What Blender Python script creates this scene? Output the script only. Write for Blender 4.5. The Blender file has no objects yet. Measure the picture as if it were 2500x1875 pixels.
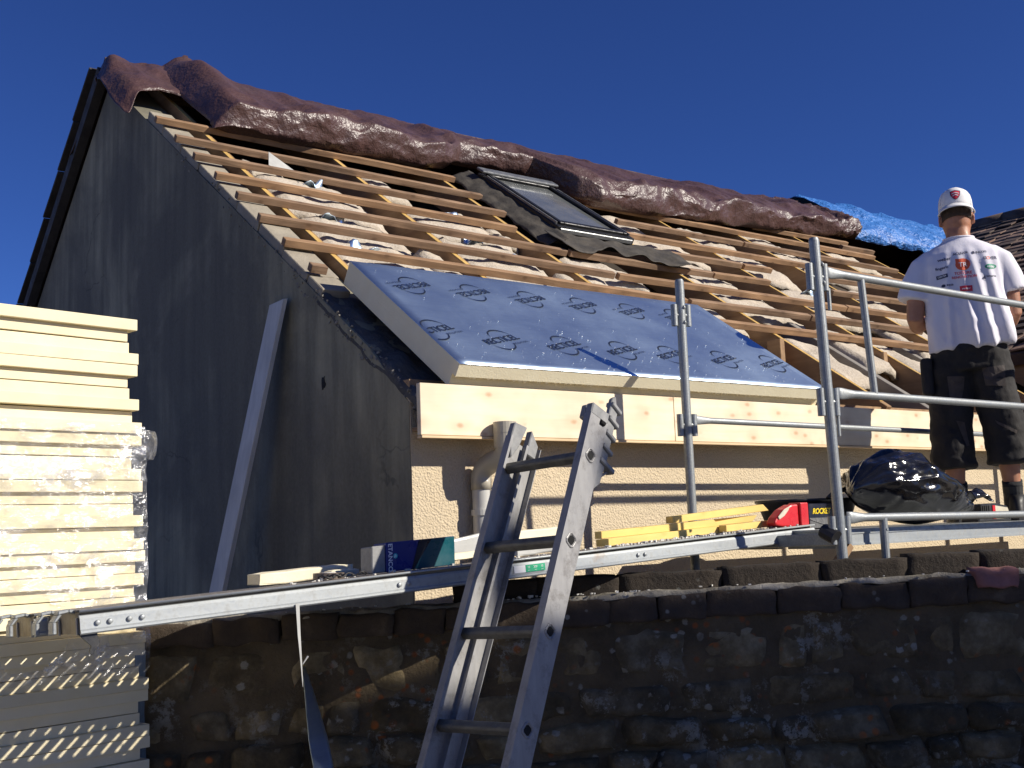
import bpy, bmesh, math, random
from mathutils import Vector, Matrix, noise
from mathutils.bvhtree import BVHTree
random.seed(7)
rnd = random.uniform
V3 = Vector
scene = bpy.context.scene
COL = scene.collection

# ---------------------------------------------------------------- camera, sky, sun, exposure
cam_d = bpy.data.cameras.new('camera'); cam = bpy.data.objects.new('camera', cam_d); COL.objects.link(cam)
cam_d.sensor_width = 36; cam_d.lens = 39.87; cam_d.clip_start = .05; cam_d.clip_end = 2000
cr, cd, cf = V3((.8013, -.5971, -.0367)), V3((.0481, .1254, -.9909)), V3((.5963, .7923, .1293))
cam.matrix_world = Matrix(((cr.x, -cd.x, -cf.x, -2.473), (cr.y, -cd.y, -cf.y, -3.916), (cr.z, -cd.z, -cf.z, 1.7), (0, 0, 0, 1)))
scene.camera = cam
SUN_AZ, SUN_EL = math.radians(-55.5), math.radians(30)
to_sun = V3((math.cos(SUN_AZ)*math.cos(SUN_EL), math.sin(SUN_AZ)*math.cos(SUN_EL), math.sin(SUN_EL)))
w = bpy.data.worlds.new('World'); scene.world = w; w.use_nodes = True
sky = w.node_tree.nodes.new('ShaderNodeTexSky'); sky.sky_type = 'NISHITA'; sky.sun_disc = False
sky.sun_elevation = SUN_EL; sky.sun_rotation = math.atan2(to_sun.x, to_sun.y)
sky.air_density = .62; sky.dust_density = 0; sky.ozone_density = 10.0; sky.altitude = 300
hs = w.node_tree.nodes.new('ShaderNodeHueSaturation'); hs.inputs['Saturation'].default_value = 1.05; hs.inputs['Hue'].default_value = .513; hs.inputs['Value'].default_value = 1.05
w.node_tree.links.new(sky.outputs[0], hs.inputs['Color']); w.node_tree.links.new(hs.outputs[0], w.node_tree.nodes['Background'].inputs[0])
w.node_tree.nodes['Background'].inputs[1].default_value = .076
sl = bpy.data.lights.new('sun', 'SUN'); sun = bpy.data.objects.new('sun', sl); COL.objects.link(sun)
sl.energy = 5.0; sl.angle = math.radians(.53); sl.color = (1, .93, .82)
sun.rotation_euler = (-to_sun).to_track_quat('-Z', 'Y').to_euler(); sun.location = to_sun*30
vs = scene.view_settings; vs.view_transform = 'Standard'; vs.look = 'None'; vs.exposure = .35; vs.gamma = 1

# ---------------------------------------------------------------- helpers
ORI = {}
def link(o, parent, label=None, cat=None, group=None, kind=None):
    COL.objects.link(o)
    if parent is not None: o.parent = parent
    for k, v in (('label', label), ('category', cat), ('group', group), ('kind', kind)):
        if v: o[k] = v
    return o
def empty(name, loc, label, cat, group=None):
    o = bpy.data.objects.new(name, None); o.empty_display_size = .1
    o.location = loc; ORI[o] = V3(loc)
    return link(o, None, label, cat, group)
class MB:
    def __init__(s): s.v = []; s.f = []; s.mi = []; s.cur = 0
    def add(s, v, f):
        n = len(s.v); s.v += [V3(p) for p in v]; s.f += [tuple(i+n for i in q) for q in f]; s.mi += [s.cur]*len(f); return s
    def obox(s, o, a, b, c):
        o, a, b, c = V3(o), V3(a), V3(b), V3(c)
        if a.cross(b).dot(c) < 0: a, b = b, a
        return s.add([o, o+a, o+a+b, o+b, o+c, o+a+c, o+a+b+c, o+b+c],
                     [(0, 3, 2, 1), (4, 5, 6, 7), (0, 1, 5, 4), (1, 2, 6, 5), (2, 3, 7, 6), (3, 0, 4, 7)])
    def box(s, x0, x1, y0, y1, z0, z1): return s.obox((x0, y0, z0), (x1-x0, 0, 0), (0, y1-y0, 0), (0, 0, z1-z0))
    def bar(s, a, b, w, h, up=(0, 0, 1)):
        a, b = V3(a), V3(b); d = (b-a).normalized(); sd = d.cross(V3(up)).normalized(); u = sd.cross(d)
        return s.obox(a-sd*w/2-u*h/2, b-a, sd*w, u*h)
    def tube(s, pts, r, n=12, cap=True):
        pts = [V3(p) for p in pts]; rs = r if isinstance(r, (list, tuple)) else [r]*len(pts)
        rings = []; ref = V3((0, 0, 1))
        for i, p in enumerate(pts):
            d = (pts[min(i+1, len(pts)-1)]-pts[max(i-1, 0)]).normalized()
            if abs(d.dot(ref)) > .95: ref = V3((1, 0, 0)) if abs(d.x) < .9 else V3((0, 1, 0))
            a = d.cross(ref).normalized(); b = a.cross(d); ref = b
            rings.append([p+(a*math.cos(t)+b*math.sin(t))*rs[i] for t in [2*math.pi*k/n for k in range(n)]])
        v = [q for g in rings for q in g]
        f = [(i*n+k, (i+1)*n+k, (i+1)*n+(k+1) % n, i*n+(k+1) % n) for i in range(len(pts)-1) for k in range(n)]
        if cap: f += [tuple(range(n)), tuple(reversed(range((len(pts)-1)*n, len(pts)*n)))]
        return s.add(v, f)
    def pipe(s, a, b, r, t, n=24):      # open pipe with wall
        a, b = V3(a), V3(b); d = (b-a).normalized(); x = d.orthogonal().normalized(); y = d.cross(x)
        v = []
        for p, rr in ((a, r), (b, r), (b, r-t), (a, r-t)):
            v += [p+(x*math.cos(2*math.pi*k/n)+y*math.sin(2*math.pi*k/n))*rr for k in range(n)]
        f = [(i*n+k, i*n+(k+1) % n, ((i+1) % 4)*n+(k+1) % n, ((i+1) % 4)*n+k) for i in range(4) for k in range(n)]
        return s.add(v, f)
    def prism(s, poly, o, ax, ay, dz):
        o, ax, ay, dz = V3(o), V3(ax), V3(ay), V3(dz); n = len(poly)
        v = [o+ax*p[0]+ay*p[1] for p in poly]; v += [q+dz for q in v]
        f = [tuple(range(n)), tuple(reversed(range(n, 2*n)))]+[(i, i+n, (i+1) % n+n, (i+1) % n) for i in range(n)]
        if ax.cross(ay).dot(dz) > 0: f = [tuple(reversed(q)) for q in f]
        return s.add(v, f)
    def grid(s, fn, nu, nv, closed=False):
        v = [fn(i/nu, j/nv) for j in range(nv+1) for i in range(nu+1)]
        return s.add(v, [(j*(nu+1)+i, j*(nu+1)+i+1, (j+1)*(nu+1)+i+1, (j+1)*(nu+1)+i) for j in range(nv) for i in range(nu)])
    def loft(s, rings, cap=True):
        n = len(rings[0]); v = [p for g in rings for p in g]
        f = [(i*n+k, i*n+(k+1) % n, (i+1)*n+(k+1) % n, (i+1)*n+k) for i in range(len(rings)-1) for k in range(n)]
        if cap: f += [tuple(reversed(range(n))), tuple(range((len(rings)-1)*n, len(rings)*n))]
        return s.add(v, f)
    def build(s, name, mat, parent=None, label=None, cat=None, group=None, kind=None, smooth=False, bevel=0, seg=1, solid=0, sub=0, org=None):
        o0 = ORI.get(parent, V3((0, 0, 0)))
        if parent is None:
            o0 = V3(org) if org is not None else V3((sum(p.x for p in s.v)/len(s.v), sum(p.y for p in s.v)/len(s.v), min(p.z for p in s.v)))
        m = bpy.data.meshes.new(name); m.from_pydata([p-o0 for p in s.v], [], s.f)
        for mm in (mat if isinstance(mat, (list, tuple)) else [mat]): m.materials.append(mm)
        if any(s.mi): m.polygons.foreach_set('material_index', s.mi)
        if smooth: m.polygons.foreach_set('use_smooth', [True]*len(m.polygons))
        m.update()
        o = bpy.data.objects.new(name, m); ORI[o] = o0
        if parent is None: o.location = o0
        link(o, parent, label, cat, group, kind)
        if solid: k = o.modifiers.new('t', 'SOLIDIFY'); k.thickness = solid; k.offset = -1
        if bevel: k = o.modifiers.new('b', 'BEVEL'); k.width = bevel; k.segments = seg; k.limit_method = 'ANGLE'; k.angle_limit = .6
        if sub: k = o.modifiers.new('s', 'SUBSURF'); k.levels = sub; k.render_levels = sub
        return o
def fbm(p, o=4, l=2.1, g=.5):
    a, t = 1, 0
    for _ in range(o): t += a*noise.noise(p); p = p*l; a *= g
    return t
def ridg(p, o=4, l=2.1, g=.5):
    a, t = 1, 0
    for _ in range(o): t += a*(1-2*abs(noise.noise(p))); p = p*l; a *= g
    return t
def sstep(a, b, x): t = max(0, min(1, (x-a)/(b-a))); return t*t*(3-2*t)
def lerp(a, b, t): return a+(b-a)*t
def interp(tab, x):
    if x <= tab[0][0]: return tab[0][1]
    for (a, fa), (b, fb) in zip(tab, tab[1:]):
        if x <= b: return fa+(fb-fa)*(x-a)/(b-a)
    return tab[-1][1]
def remesh(o, size, sm=3, disp=None):       # union of overlapping closed lofts into one continuous skin
    k = o.modifiers.new('r', 'REMESH'); k.mode = 'VOXEL'; k.voxel_size = size
    if sm: k = o.modifiers.new('s', 'SMOOTH'); k.iterations = sm; k.factor = .5
    dg = bpy.context.evaluated_depsgraph_get(); m = bpy.data.meshes.new_from_object(o.evaluated_get(dg))
    o.modifiers.clear(); mats = list(o.data.materials); o.data = m
    m.materials.clear(); [m.materials.append(q) for q in mats]
    if disp:
        nn = [v.normal.copy() for v in m.vertices]; o0 = ORI[o]
        for v, q in zip(m.vertices, nn): v.co += disp(v.co+o0, q)
    m.polygons.foreach_set('use_smooth', [True]*len(m.polygons)); m.update()
    return o
def text2d(txt, size, shear=0, spacing=1, offset=0):
    c = bpy.data.curves.new('t', 'FONT'); c.body = txt; c.size = size; c.shear = shear; c.space_character = spacing; c.offset = offset
    c.align_x = 'CENTER'; c.align_y = 'CENTER'; c.resolution_u = 3
    o = bpy.data.objects.new('t', c); COL.objects.link(o)
    dg = bpy.context.evaluated_depsgraph_get(); m = bpy.data.meshes.new_from_object(o.evaluated_get(dg))
    v = [(p.co.x, p.co.y) for p in m.vertices]; f = [tuple(q.vertices) for q in m.polygons]
    bpy.data.objects.remove(o); bpy.data.curves.remove(c); bpy.data.meshes.remove(m)
    return v, f
def arc2d(cx, cy, r0, r1, a0, a1, n=10):    # crescent: thick in the middle
    v = []; f = []
    for i in range(n+1):
        t = i/n; a = math.radians(lerp(a0, a1, t)); th = (r1-r0)*(math.sin(math.pi*t)*.85+.15)
        v += [(cx+math.cos(a)*(r1-th), cy+math.sin(a)*(r1-th)), (cx+math.cos(a)*r1, cy+math.sin(a)*r1)]
        if i: k = 2*i; f.append((k-2, k-1, k+1, k))
    return v, f
def place2d(mb, vf, o, ax, ay):
    o, ax, ay = V3(o), V3(ax), V3(ay)
    mb.add([o+ax*p[0]+ay*p[1] for p in vf[0]], vf[1]); return mb

# ---------------------------------------------------------------- materials
class NT:
    def __init__(s, name):
        s.m = bpy.data.materials.new(name); s.m.use_nodes = True; s.t = s.m.node_tree
        s.b = s.t.nodes['Principled BSDF']; s.c = s.t.nodes.new('ShaderNodeTexCoord').outputs['Object']
    def n(s, ty, ins=None, **kw):
        q = s.t.nodes.new(ty)
        for k, v in kw.items(): setattr(q, k, v)
        for k, v in (ins or {}).items(): s.set(q.inputs[k], v)
        return q
    def set(s, sock, v):
        if isinstance(v, bpy.types.NodeSocket): s.t.links.new(v, sock)
        elif isinstance(v, tuple) and len(v) == 3 and sock.type == 'RGBA': sock.default_value = (*v, 1)
        else: sock.default_value = v
    def mp(s, sc=(1, 1, 1), rot=(0, 0, 0), loc=(0, 0, 0)):
        return s.n('ShaderNodeMapping', {'Vector': s.c, 'Scale': sc, 'Rotation': rot, 'Location': loc}).outputs[0]
    def noi(s, vec, scale, detail=4, rough=.55, dist=0):
        return s.n('ShaderNodeTexNoise', {'Vector': vec, 'Scale': scale, 'Detail': detail, 'Roughness': rough, 'Distortion': dist}).outputs['Fac']
    def vor(s, vec, scale, feature='F1', rnd_=1):
        q = s.n('ShaderNodeTexVoronoi', feature=feature); s.set(q.inputs['Vector'], vec); s.set(q.inputs['Scale'], scale); s.set(q.inputs['Randomness'], rnd_)
        return q.outputs['Distance']
    def ramp(s, fac, *st):
        q = s.n('ShaderNodeValToRGB', {'Fac': fac}); e = q.color_ramp.elements
        while len(e) < len(st): e.new(.5)
        for k, (p, c) in zip(e, st): k.position = p; k.color = (*c, 1) if isinstance(c, tuple) else (c, c, c, 1)
        return q.outputs['Color']
    def mix(s, fac, a, b, mode='MIX'):
        q = s.n('ShaderNodeMix', data_type='RGBA', blend_type=mode)
        s.set(q.inputs[0], fac); s.set(q.inputs[6], a); s.set(q.inputs[7], b); return q.outputs[2]
    def math(s, op, a, b=0):
        q = s.n('ShaderNodeMath', operation=op); s.set(q.inputs[0], a); s.set(q.inputs[1], b); return q.outputs[0]
    def bump(s, h, strength=.5, dist=.01, prev=None):
        q = s.n('ShaderNodeBump', {'Height': h, 'Strength': strength, 'Distance': dist})
        if prev is not None: s.set(q.inputs['Normal'], prev)
        return q.outputs[0]
    def out(s, col=None, rough=None, metal=None, nrm=None, **kw):
        for k, v in (('Base Color', col), ('Roughness', rough), ('Metallic', metal), ('Normal', nrm)):
            if v is not None: s.set(s.b.inputs[k], v)
        for k, v in kw.items(): s.set(s.b.inputs[k.replace('_', ' ')], v)
        return s.m
def simple(name, c1, c2=None, rough=.6, metal=0, scale=8, detail=5, stretch=(1, 1, 1), bump=.2, bdist=.004, bscale=None, rvar=.15, **kw):
    t = NT(name); c2 = c2 or tuple(x*.75 for x in c1); vec = t.mp(stretch)
    f = t.noi(vec, scale, detail, .6); col = t.ramp(f, (.3, c1), (.7, c2))
    r = t.ramp(t.noi(vec, scale*1.7, 3), (.3, max(rough-rvar, .02)), (.7, min(rough+rvar, 1)))
    nr = t.bump(t.noi(vec, bscale or scale*4, 5, .6), bump, bdist) if bump else None
    return t.out(col, r, metal, nr, **kw)
def wood(name, c1, c2, ax=0, rough=.7, knots=None, scale=1, bump=.3, end=None):
    t = NT(name); st = [19*scale]*3; st[ax] = 1.3*scale; vec = t.mp(tuple(st))
    g = t.noi(vec, 1.3, 6, .65, .6); col = t.ramp(g, (.32, c1), (.68, c2))
    big = t.noi(t.mp((2, 2, 2)), 2.2, 3); col = t.mix(t.ramp(big, (.35, 0.), (.7, .45)), col, tuple(x*.62 for x in c2))
    if knots:
        kv = [4.2]*3; kv[ax] = 2.6
        vq = t.n('ShaderNodeTexVoronoi', voronoi_dimensions='2D'); t.set(vq.inputs['Vector'], t.mp((2.9, 5.2, 5.2), (math.pi/2, 0, 0) if ax == 0 else (0, 0, 0))); vq.inputs['Scale'].default_value = 1.7; d = vq.outputs['Distance']
        d = t.math('ADD', d, t.math('MULTIPLY', t.noi(t.c, 60, 3), .05)); km = t.ramp(t.noi(t.c, 3.7, 2), (.38, .0), (.50, .9)); kf = t.math('MULTIPLY', km, t.ramp(d, (.06, 1.), (.14, 0.))); col = t.mix(kf, col, knots)
        halo = t.math('MULTIPLY', km, t.ramp(d, (.08, .6), (.46, 0.))); col = t.mix(halo, col, tuple(lerp(a, b, .5) for a, b in zip(c2, knots)))
    return t.out(col, rough, 0, t.bump(g, bump, .003))
M = {}
def mats():
    # rendered gable: grey, streaked, cracked
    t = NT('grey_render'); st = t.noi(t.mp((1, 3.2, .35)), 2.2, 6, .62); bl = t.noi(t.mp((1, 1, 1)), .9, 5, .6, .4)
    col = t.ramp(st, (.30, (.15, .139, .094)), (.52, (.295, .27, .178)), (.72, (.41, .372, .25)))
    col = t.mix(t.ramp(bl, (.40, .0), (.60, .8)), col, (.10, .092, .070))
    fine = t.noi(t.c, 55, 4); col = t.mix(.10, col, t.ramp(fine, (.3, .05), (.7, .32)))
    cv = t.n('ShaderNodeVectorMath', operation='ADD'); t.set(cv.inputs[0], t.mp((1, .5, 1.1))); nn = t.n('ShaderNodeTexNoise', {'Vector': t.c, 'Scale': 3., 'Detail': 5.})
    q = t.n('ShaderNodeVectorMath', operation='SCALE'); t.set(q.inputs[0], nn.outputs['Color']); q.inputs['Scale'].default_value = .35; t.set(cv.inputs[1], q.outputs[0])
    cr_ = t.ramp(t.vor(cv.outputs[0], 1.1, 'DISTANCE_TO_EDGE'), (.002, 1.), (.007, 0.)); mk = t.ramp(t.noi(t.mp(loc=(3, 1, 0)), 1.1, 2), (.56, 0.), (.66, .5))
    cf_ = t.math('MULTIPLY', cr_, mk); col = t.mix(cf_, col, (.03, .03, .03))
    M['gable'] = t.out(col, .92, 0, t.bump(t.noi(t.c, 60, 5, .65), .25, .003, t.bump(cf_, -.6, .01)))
    # cream roughcast
    t = NT('cream_roughcast'); a = t.noi(t.c, 120, 5, .65); b = t.vor(t.c, 110, 'SMOOTH_F1'); h = t.math('ADD', a, b)
    col = t.mix(t.noi(t.c, 3, 4), (.64, .53, .37), (.56, .46, .31)); col = t.mix(t.ramp(a, (.3, .35), (.55, 0.)), col, (.44, .35, .23))
    M['roughcast'] = t.out(col, .95, 0, t.bump(h, .8, .007, t.bump(t.noi(t.c, 9, 4), .3, .02)))
    M['pine'] = wood('fresh_pine', (.86, .76, .57), (.80, .67, .46), 0, .6, (.42, .20, .09), 1, .15)
    M['pine_x'] = wood('pale_pine', (.80, .62, .38), (.70, .50, .28), 0, .65)
    M['batten'] = wood('weathered_batten', (.38, .245, .15), (.155, .092, .052), 0, .85, (.10, .055, .03), 1.2, .8)
    M['batten_new'] = wood('newer_batten', (.46, .28, .15), (.22, .126, .066), 0, .8, (.14, .075, .035), 1.1, .7)
    M['rafter'] = wood('rafter_wood', (.42, .27, .14), (.26, .15, .075), 1, .8, None, .8, .4)
    M['rafter_y'] = wood('yellow_timber', (.66, .44, .14), (.52, .32, .09), 1, .7)
    M['grey_timber'] = wood('grey_timber', (.30, .28, .25), (.20, .18, .16), 1, .85)
    M['yellow'] = wood('yellow_treated_pine', (.84, .63, .20), (.77, .54, .15), 0, .6, (.50, .27, .06), 1.1, .15)
    M['whiteboard'] = wood('white_board', (.62, .62, .60), (.50, .50, .48), 2, .7)
    t = NT('paper_insulation'); a = t.noi(t.c, 5, 6, .65); b = t.noi(t.c, 60, 4, .7)
    col = t.ramp(a, (.3, (.36, .285, .19)), (.55, (.50, .405, .28)), (.75, (.58, .49, .36)))
    M['batt'] = t.out(t.mix(.3, col, t.ramp(b, (.3, .25), (.7, .8))), .95, 0, t.bump(b, .7, .012))
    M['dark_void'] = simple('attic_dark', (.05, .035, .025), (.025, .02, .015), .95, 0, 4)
    M['mortar'] = simple('beige_mortar', (.36, .32, .245), (.25, .22, .17), .95, 0, 7, 6, bump=.7, bdist=.008, bscale=45)
    M['darkmortar'] = simple('dark_mortar', (.11, .105, .10), (.05, .05, .052), .9, 0, 9, 6, bump=.9, bdist=.02, bscale=25)
    M['crumb'] = simple('mortar_crumbs', (.30, .28, .24), (.12, .115, .105), .95, 0, 30)
    # foil facing
    t = NT('aluminium_foil'); scr = t.noi(t.mp((2.5, 40, 40)), 3, 5, .7); spk = t.vor(t.mp((9, 30, 30)), 2.2)
    sp = t.math('MULTIPLY', t.ramp(spk, (.03, 1.), (.075, 0.)), t.ramp(t.noi(t.c, 3.2, 4, .7), (.48, 0.), (.62, 1.)))
    wr = t.noi(t.mp((1, 1, 1)), 2.2, 4)
    col = t.mix(sp, t.ramp(scr, (.3, (.70, .86, 1.)), (.7, (.60, .76, .93))), (.85, .87, .9))
    M['foil'] = t.out(col, t.mix(sp, t.ramp(wr, (.3, .31), (.7, .41)), (.8, .8, .8)), t.math('SUBTRACT', .95, t.math('MULTIPLY', sp, .8)), t.bump(scr, .14, .002, t.bump(wr, .5, .03)))
    t = NT('pir_foam'); a = t.noi(t.mp((1, 1, 1)), 9, 5); b = t.noi(t.c, 220, 2)
    rn = t.n('ShaderNodeObjectInfo').outputs['Random']; fc = t.mix(1., t.ramp(a, (.3, (.84, .76, .54)), (.7, (.79, .70, .47))), t.ramp(rn, (0., (.90, .89, .86)), (.5, (1., 1., 1.)), (1., (.97, .93, .85))), 'MULTIPLY')
    fc = t.mix(t.math('MULTIPLY', t.ramp(t.noi(t.c, 7, 7, .75), (.60, 0.), (.74, .35)), t.ramp(t.noi(t.c, 1.7, 2), (.45, 0.), (.6, 1.))), fc, (.50, .42, .28))
    M['foam'] = t.out(fc, .85, 0, t.bump(b, .25, .002, t.bump(a, .2, .006)))
    M['foam_edge'] = simple('cut_foam', (.84, .77, .56), (.79, .71, .50), .9, 0, 10, 5, bump=.4, bdist=.003, bscale=120)
    M['ink'] = simple('dark_print', (.012, .018, .04), None, .5, 0, 20, bump=0)
    # tarps
    t = NT('brown_tarpaulin'); a = t.noi(t.mp((1, 1, 1)), 4.5, 6, .62, .8); b = t.n('ShaderNodeTexVoronoi', {'Vector': t.mp((1, 1, 1)), 'Scale': 13., 'Detail': 3., 'Roughness': .6}).outputs['Distance']; wv = t.noi(t.c, 260, 1)
    dust = t.ramp(t.noi(t.c, 2.2, 5, .7), (.5, 0.), (.8, .35))
    col = t.mix(dust, t.ramp(a, (.3, (.095, .050, .044)), (.7, (.065, .034, .031))), (.16, .11, .10))
    M['tarp'] = t.out(col, t.ramp(a, (.3, .34), (.75, .48)), 0, t.bump(wv, .1, .001, t.bump(b, .28, .03, t.bump(a, .25, .03))), Specular_IOR_Level=.6)
    t = NT('blue_tarpaulin'); a = t.noi(t.c, 3.5, 6, .6, .8); b = t.n('ShaderNodeTexVoronoi', {'Vector': t.c, 'Scale': 12., 'Detail': 3., 'Roughness': .6}).outputs['Distance']
    M['bluetarp'] = t.out(t.ramp(a, (.3, (.045, .20, .56)), (.7, (.025, .13, .42))), t.ramp(b, (.3, .22), (.75, .45)), 0, t.bump(b, .8, .02), Specular_IOR_Level=.7)
    # metals
    t = NT('galvanised_steel'); a = t.vor(t.c, 120); b = t.noi(t.c, 14, 6, .65); d = t.noi(t.c, 180, 3, .7)
    col = t.mix(t.ramp(b, (.35, 0.), (.75, .6)), t.ramp(a, (0., (.36, .385, .39)), (.7, (.28, .30, .305))), (.20, .20, .195))
    M['galv'] = t.out(col, t.ramp(b, (.3, .38), (.7, .58)), .45, t.bump(d, .25, .002))
    t = NT('zinc_plank'); b = t.noi(t.mp((.8, 6, 6)), 4, 6, .65); d = t.noi(t.c, 40, 5, .7); rust = t.ramp(t.noi(t.c, 5, 6, .7), (.60, 0.), (.72, .5))
    col = t.mix(t.ramp(d, (.5, 0.), (.75, .5)), t.ramp(b, (.3, (.42, .445, .445)), (.7, (.34, .36, .365))), (.20, .19, .175)); col = t.mix(rust, col, (.30, .22, .15))
    M['zinc'] = t.out(col, t.ramp(d, (.3, .36), (.7, .6)), .4, t.bump(d, .2, .002))
    M['planktop'] = simple('worn_plank_top', (.27, .25, .23), (.15, .14, .135), .7, .35, 6, 6, (1, 8, 8), .4, .003, 40)
    t = NT('aluminium'); b = t.noi(t.mp((5, 5, 1.2)), 6, 6, .65); d = t.noi(t.c, 60, 5, .7); dirt = t.ramp(t.noi(t.c, 9, 6, .75), (.52, 0.), (.7, .75))
    col = t.mix(dirt, t.ramp(b, (.3, (.35, .345, .335)), (.7, (.26, .255, .25))), (.11, .098, .088))
    M['alu'] = t.out(col, t.ramp(d, (.3, .42), (.7, .6)), .18, t.bump(d, .2, .0015), Specular_IOR_Level=.3)
    M['rung'] = simple('dirty_rung', (.19, .18, .145), (.10, .095, .08), .6, .2, 25, 5, bump=.3)
    M['blackplastic'] = simple('black_plastic', (.022, .022, .024), None, .45, 0, 20, bump=.1)
    M['greyplastic'] = simple('grey_plastic', (.30, .30, .29), (.20, .20, .195), .5, 0, 30, bump=.15)
    M['darkhole'] = simple('dark_inside', (.008, .008, .008), None, .9, 0, 10, bump=0)
    M['pvc'] = simple('grey_pvc', (.55, .54, .50), (.48, .47, .43), .42, 0, 5, 4, bump=.05)
    M['pvc_d'] = simple('beige_pvc', (.44, .40, .32), (.38, .35, .28), .42, 0, 5, 4, bump=.05)
    # masonry
    t = NT('lichen_stone'); a = t.noi(t.c, 9, 6, .68); b = t.noi(t.c, 45, 5, .7); rn = t.n('ShaderNodeObjectInfo').outputs['Random']
    col = t.ramp(a, (.28, (.045, .035, .019)), (.5, (.115, .09, .05)), (.72, (.24, .198, .125)))
    col = t.mix(1., col, t.ramp(rn, (0., (.55, .52, .46)), (.35, (1., .93, .80)), (.6, (.75, .76, .80)), (.85, (1.7, 1.65, 1.5)), (1., (.62, .50, .38))), 'MULTIPLY')
    lw = t.math('ADD', t.vor(t.c, 15), t.math('MULTIPLY', t.noi(t.c, 28, 6, .75), .55)); lm = t.ramp(t.noi(t.mp(loc=(1, 5, 2)), 3.4, 4), (.48, 0.), (.56, 1.))
    li = t.math('MULTIPLY', t.ramp(lw, (.46, 1.), (.52, 0.)), lm); l2 = t.math('MULTIPLY', t.ramp(t.noi(t.c, 8, 10, .8), (.545, 0.), (.575, 1.)), t.ramp(t.noi(t.mp(loc=(3, 9, 2)), 2.3, 3), (.46, 0.), (.56, 1.))); li = t.math('MAXIMUM', li, l2); col = t.mix(li, col, t.ramp(b, (.3, (.36, .33, .26)), (.7, (.20, .182, .14))))
    oo = t.math('MULTIPLY', t.ramp(t.vor(t.mp(loc=(7, 3, 1)), 14), (.16, 1.), (.26, 0.)), t.ramp(t.noi(t.mp(loc=(9, 2, 4)), 3.3, 4), (.54, 0.), (.62, .9)))
    col = t.mix(oo, col, (.34, .10, .02))
    M['stone'] = t.out(col, .95, 0, t.bump(b, .8, .012, t.bump(li, .4, .004)))
    t = NT('lichen_mortar'); a = t.noi(t.c, 5, 6, .65); b = t.noi(t.c, 60, 5, .7)
    col = t.ramp(a, (.28, (.052, .038, .02)), (.5, (.115, .084, .045)), (.75, (.175, .128, .07)))
    col = t.mix(li, col, (.5, .5, .47)) if False else col
    lw = t.math('ADD', t.vor(t.c, 16), t.math('MULTIPLY', t.noi(t.c, 28, 6, .75), .55)); lm = t.ramp(t.noi(t.mp(loc=(4, 1, 8)), 2.7, 4), (.47, 0.), (.56, 1.))
    li = t.math('MULTIPLY', t.ramp(lw, (.45, 1.), (.51, 0.)), lm); l2 = t.math('MULTIPLY', t.ramp(t.noi(t.c, 8, 10, .8), (.545, 0.), (.575, 1.)), t.ramp(t.noi(t.mp(loc=(3, 9, 2)), 2.3, 3), (.46, 0.), (.56, 1.))); li = t.math('MAXIMUM', li, l2); col = t.mix(li, col, t.ramp(b, (.3, (.34, .31, .24)), (.7, (.20, .182, .14))))
    oo = t.math('MULTIPLY', t.ramp(t.vor(t.mp(loc=(7, 3, 1)), 20), (.14, 1.), (.28, 0.)), t.ramp(t.noi(t.mp(loc=(2, 2, 4)), 2.6, 4), (.5, 0.), (.62, .9)))
    col = t.mix(oo, col, (.30, .085, .02))
    M['rubble'] = t.out(col, .95, 0, t.bump(b, 1., .015))
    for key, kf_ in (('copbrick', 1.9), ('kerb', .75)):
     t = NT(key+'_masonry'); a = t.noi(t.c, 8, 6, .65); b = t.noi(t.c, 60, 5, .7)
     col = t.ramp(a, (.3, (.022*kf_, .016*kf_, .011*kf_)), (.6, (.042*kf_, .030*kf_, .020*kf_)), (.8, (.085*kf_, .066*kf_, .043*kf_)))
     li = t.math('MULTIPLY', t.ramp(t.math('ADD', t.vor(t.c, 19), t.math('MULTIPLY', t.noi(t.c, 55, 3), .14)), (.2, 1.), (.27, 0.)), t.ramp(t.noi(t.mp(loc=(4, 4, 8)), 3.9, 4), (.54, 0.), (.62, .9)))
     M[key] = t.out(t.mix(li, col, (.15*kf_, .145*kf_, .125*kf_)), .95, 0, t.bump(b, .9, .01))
    M['copmortar'] = simple('pale_coping_mortar', (.46, .42, .34), (.09, .078, .055), .95, 0, 7, 8, bump=.9, bdist=.012, bscale=50)
    M['ground'] = simple('gravel_ground', (.27, .235, .18), (.18, .155, .12), .95, 0, 3, 8, bump=.6, bdist=.02, bscale=30)
    M['tile'] = simple('old_clay_tile', (.12, .075, .055), (.045, .032, .028), .85, 0, 6, 6, bump=.5, bdist=.006, bscale=50)
    M['tile2'] = simple('pale_clay_tile', (.30, .19, .13), (.17, .105, .075), .85, 0, 6, 6, bump=.5, bdist=.006, bscale=50)
    M['verge'] = simple('dark_slate_verge', (.055, .05, .05), (.03, .028, .03), .8, 0, 8, 5, bump=.4)
    # skylight
    M['winframe'] = simple('black_window_frame', (.022, .023, .025), (.012, .012, .014), .45, .3, 12)
    M['winalu'] = simple('grey_window_rail', (.30, .31, .31), (.20, .205, .21), .45, .7, 14)
    t = NT('window_glass'); dz = t.noi(t.c, 6, 6, .7)
    M['glass'] = t.out(t.ramp(dz, (.3, (.10, .11, .11)), (.7, (.17, .175, .17))), t.ramp(dz, (.3, .06), (.7, .22)), 0, None, Specular_IOR_Level=.9, Coat_Weight=.3)
    M['lead'] = simple('crumpled_flashing', (.075, .064, .05), (.03, .027, .024), .8, 0, 10, 6, bump=.6, bdist=.01, bscale=30)
    # small things
    M['cardboard_blue'] = simple('printed_navy', (.012, .022, .19), (.010, .018, .15), .35, 0, 10, bump=.05)
    M['cardboard_black'] = simple('printed_black', (.008, .009, .02), None, .35, 0, 10, bump=.05)
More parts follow.
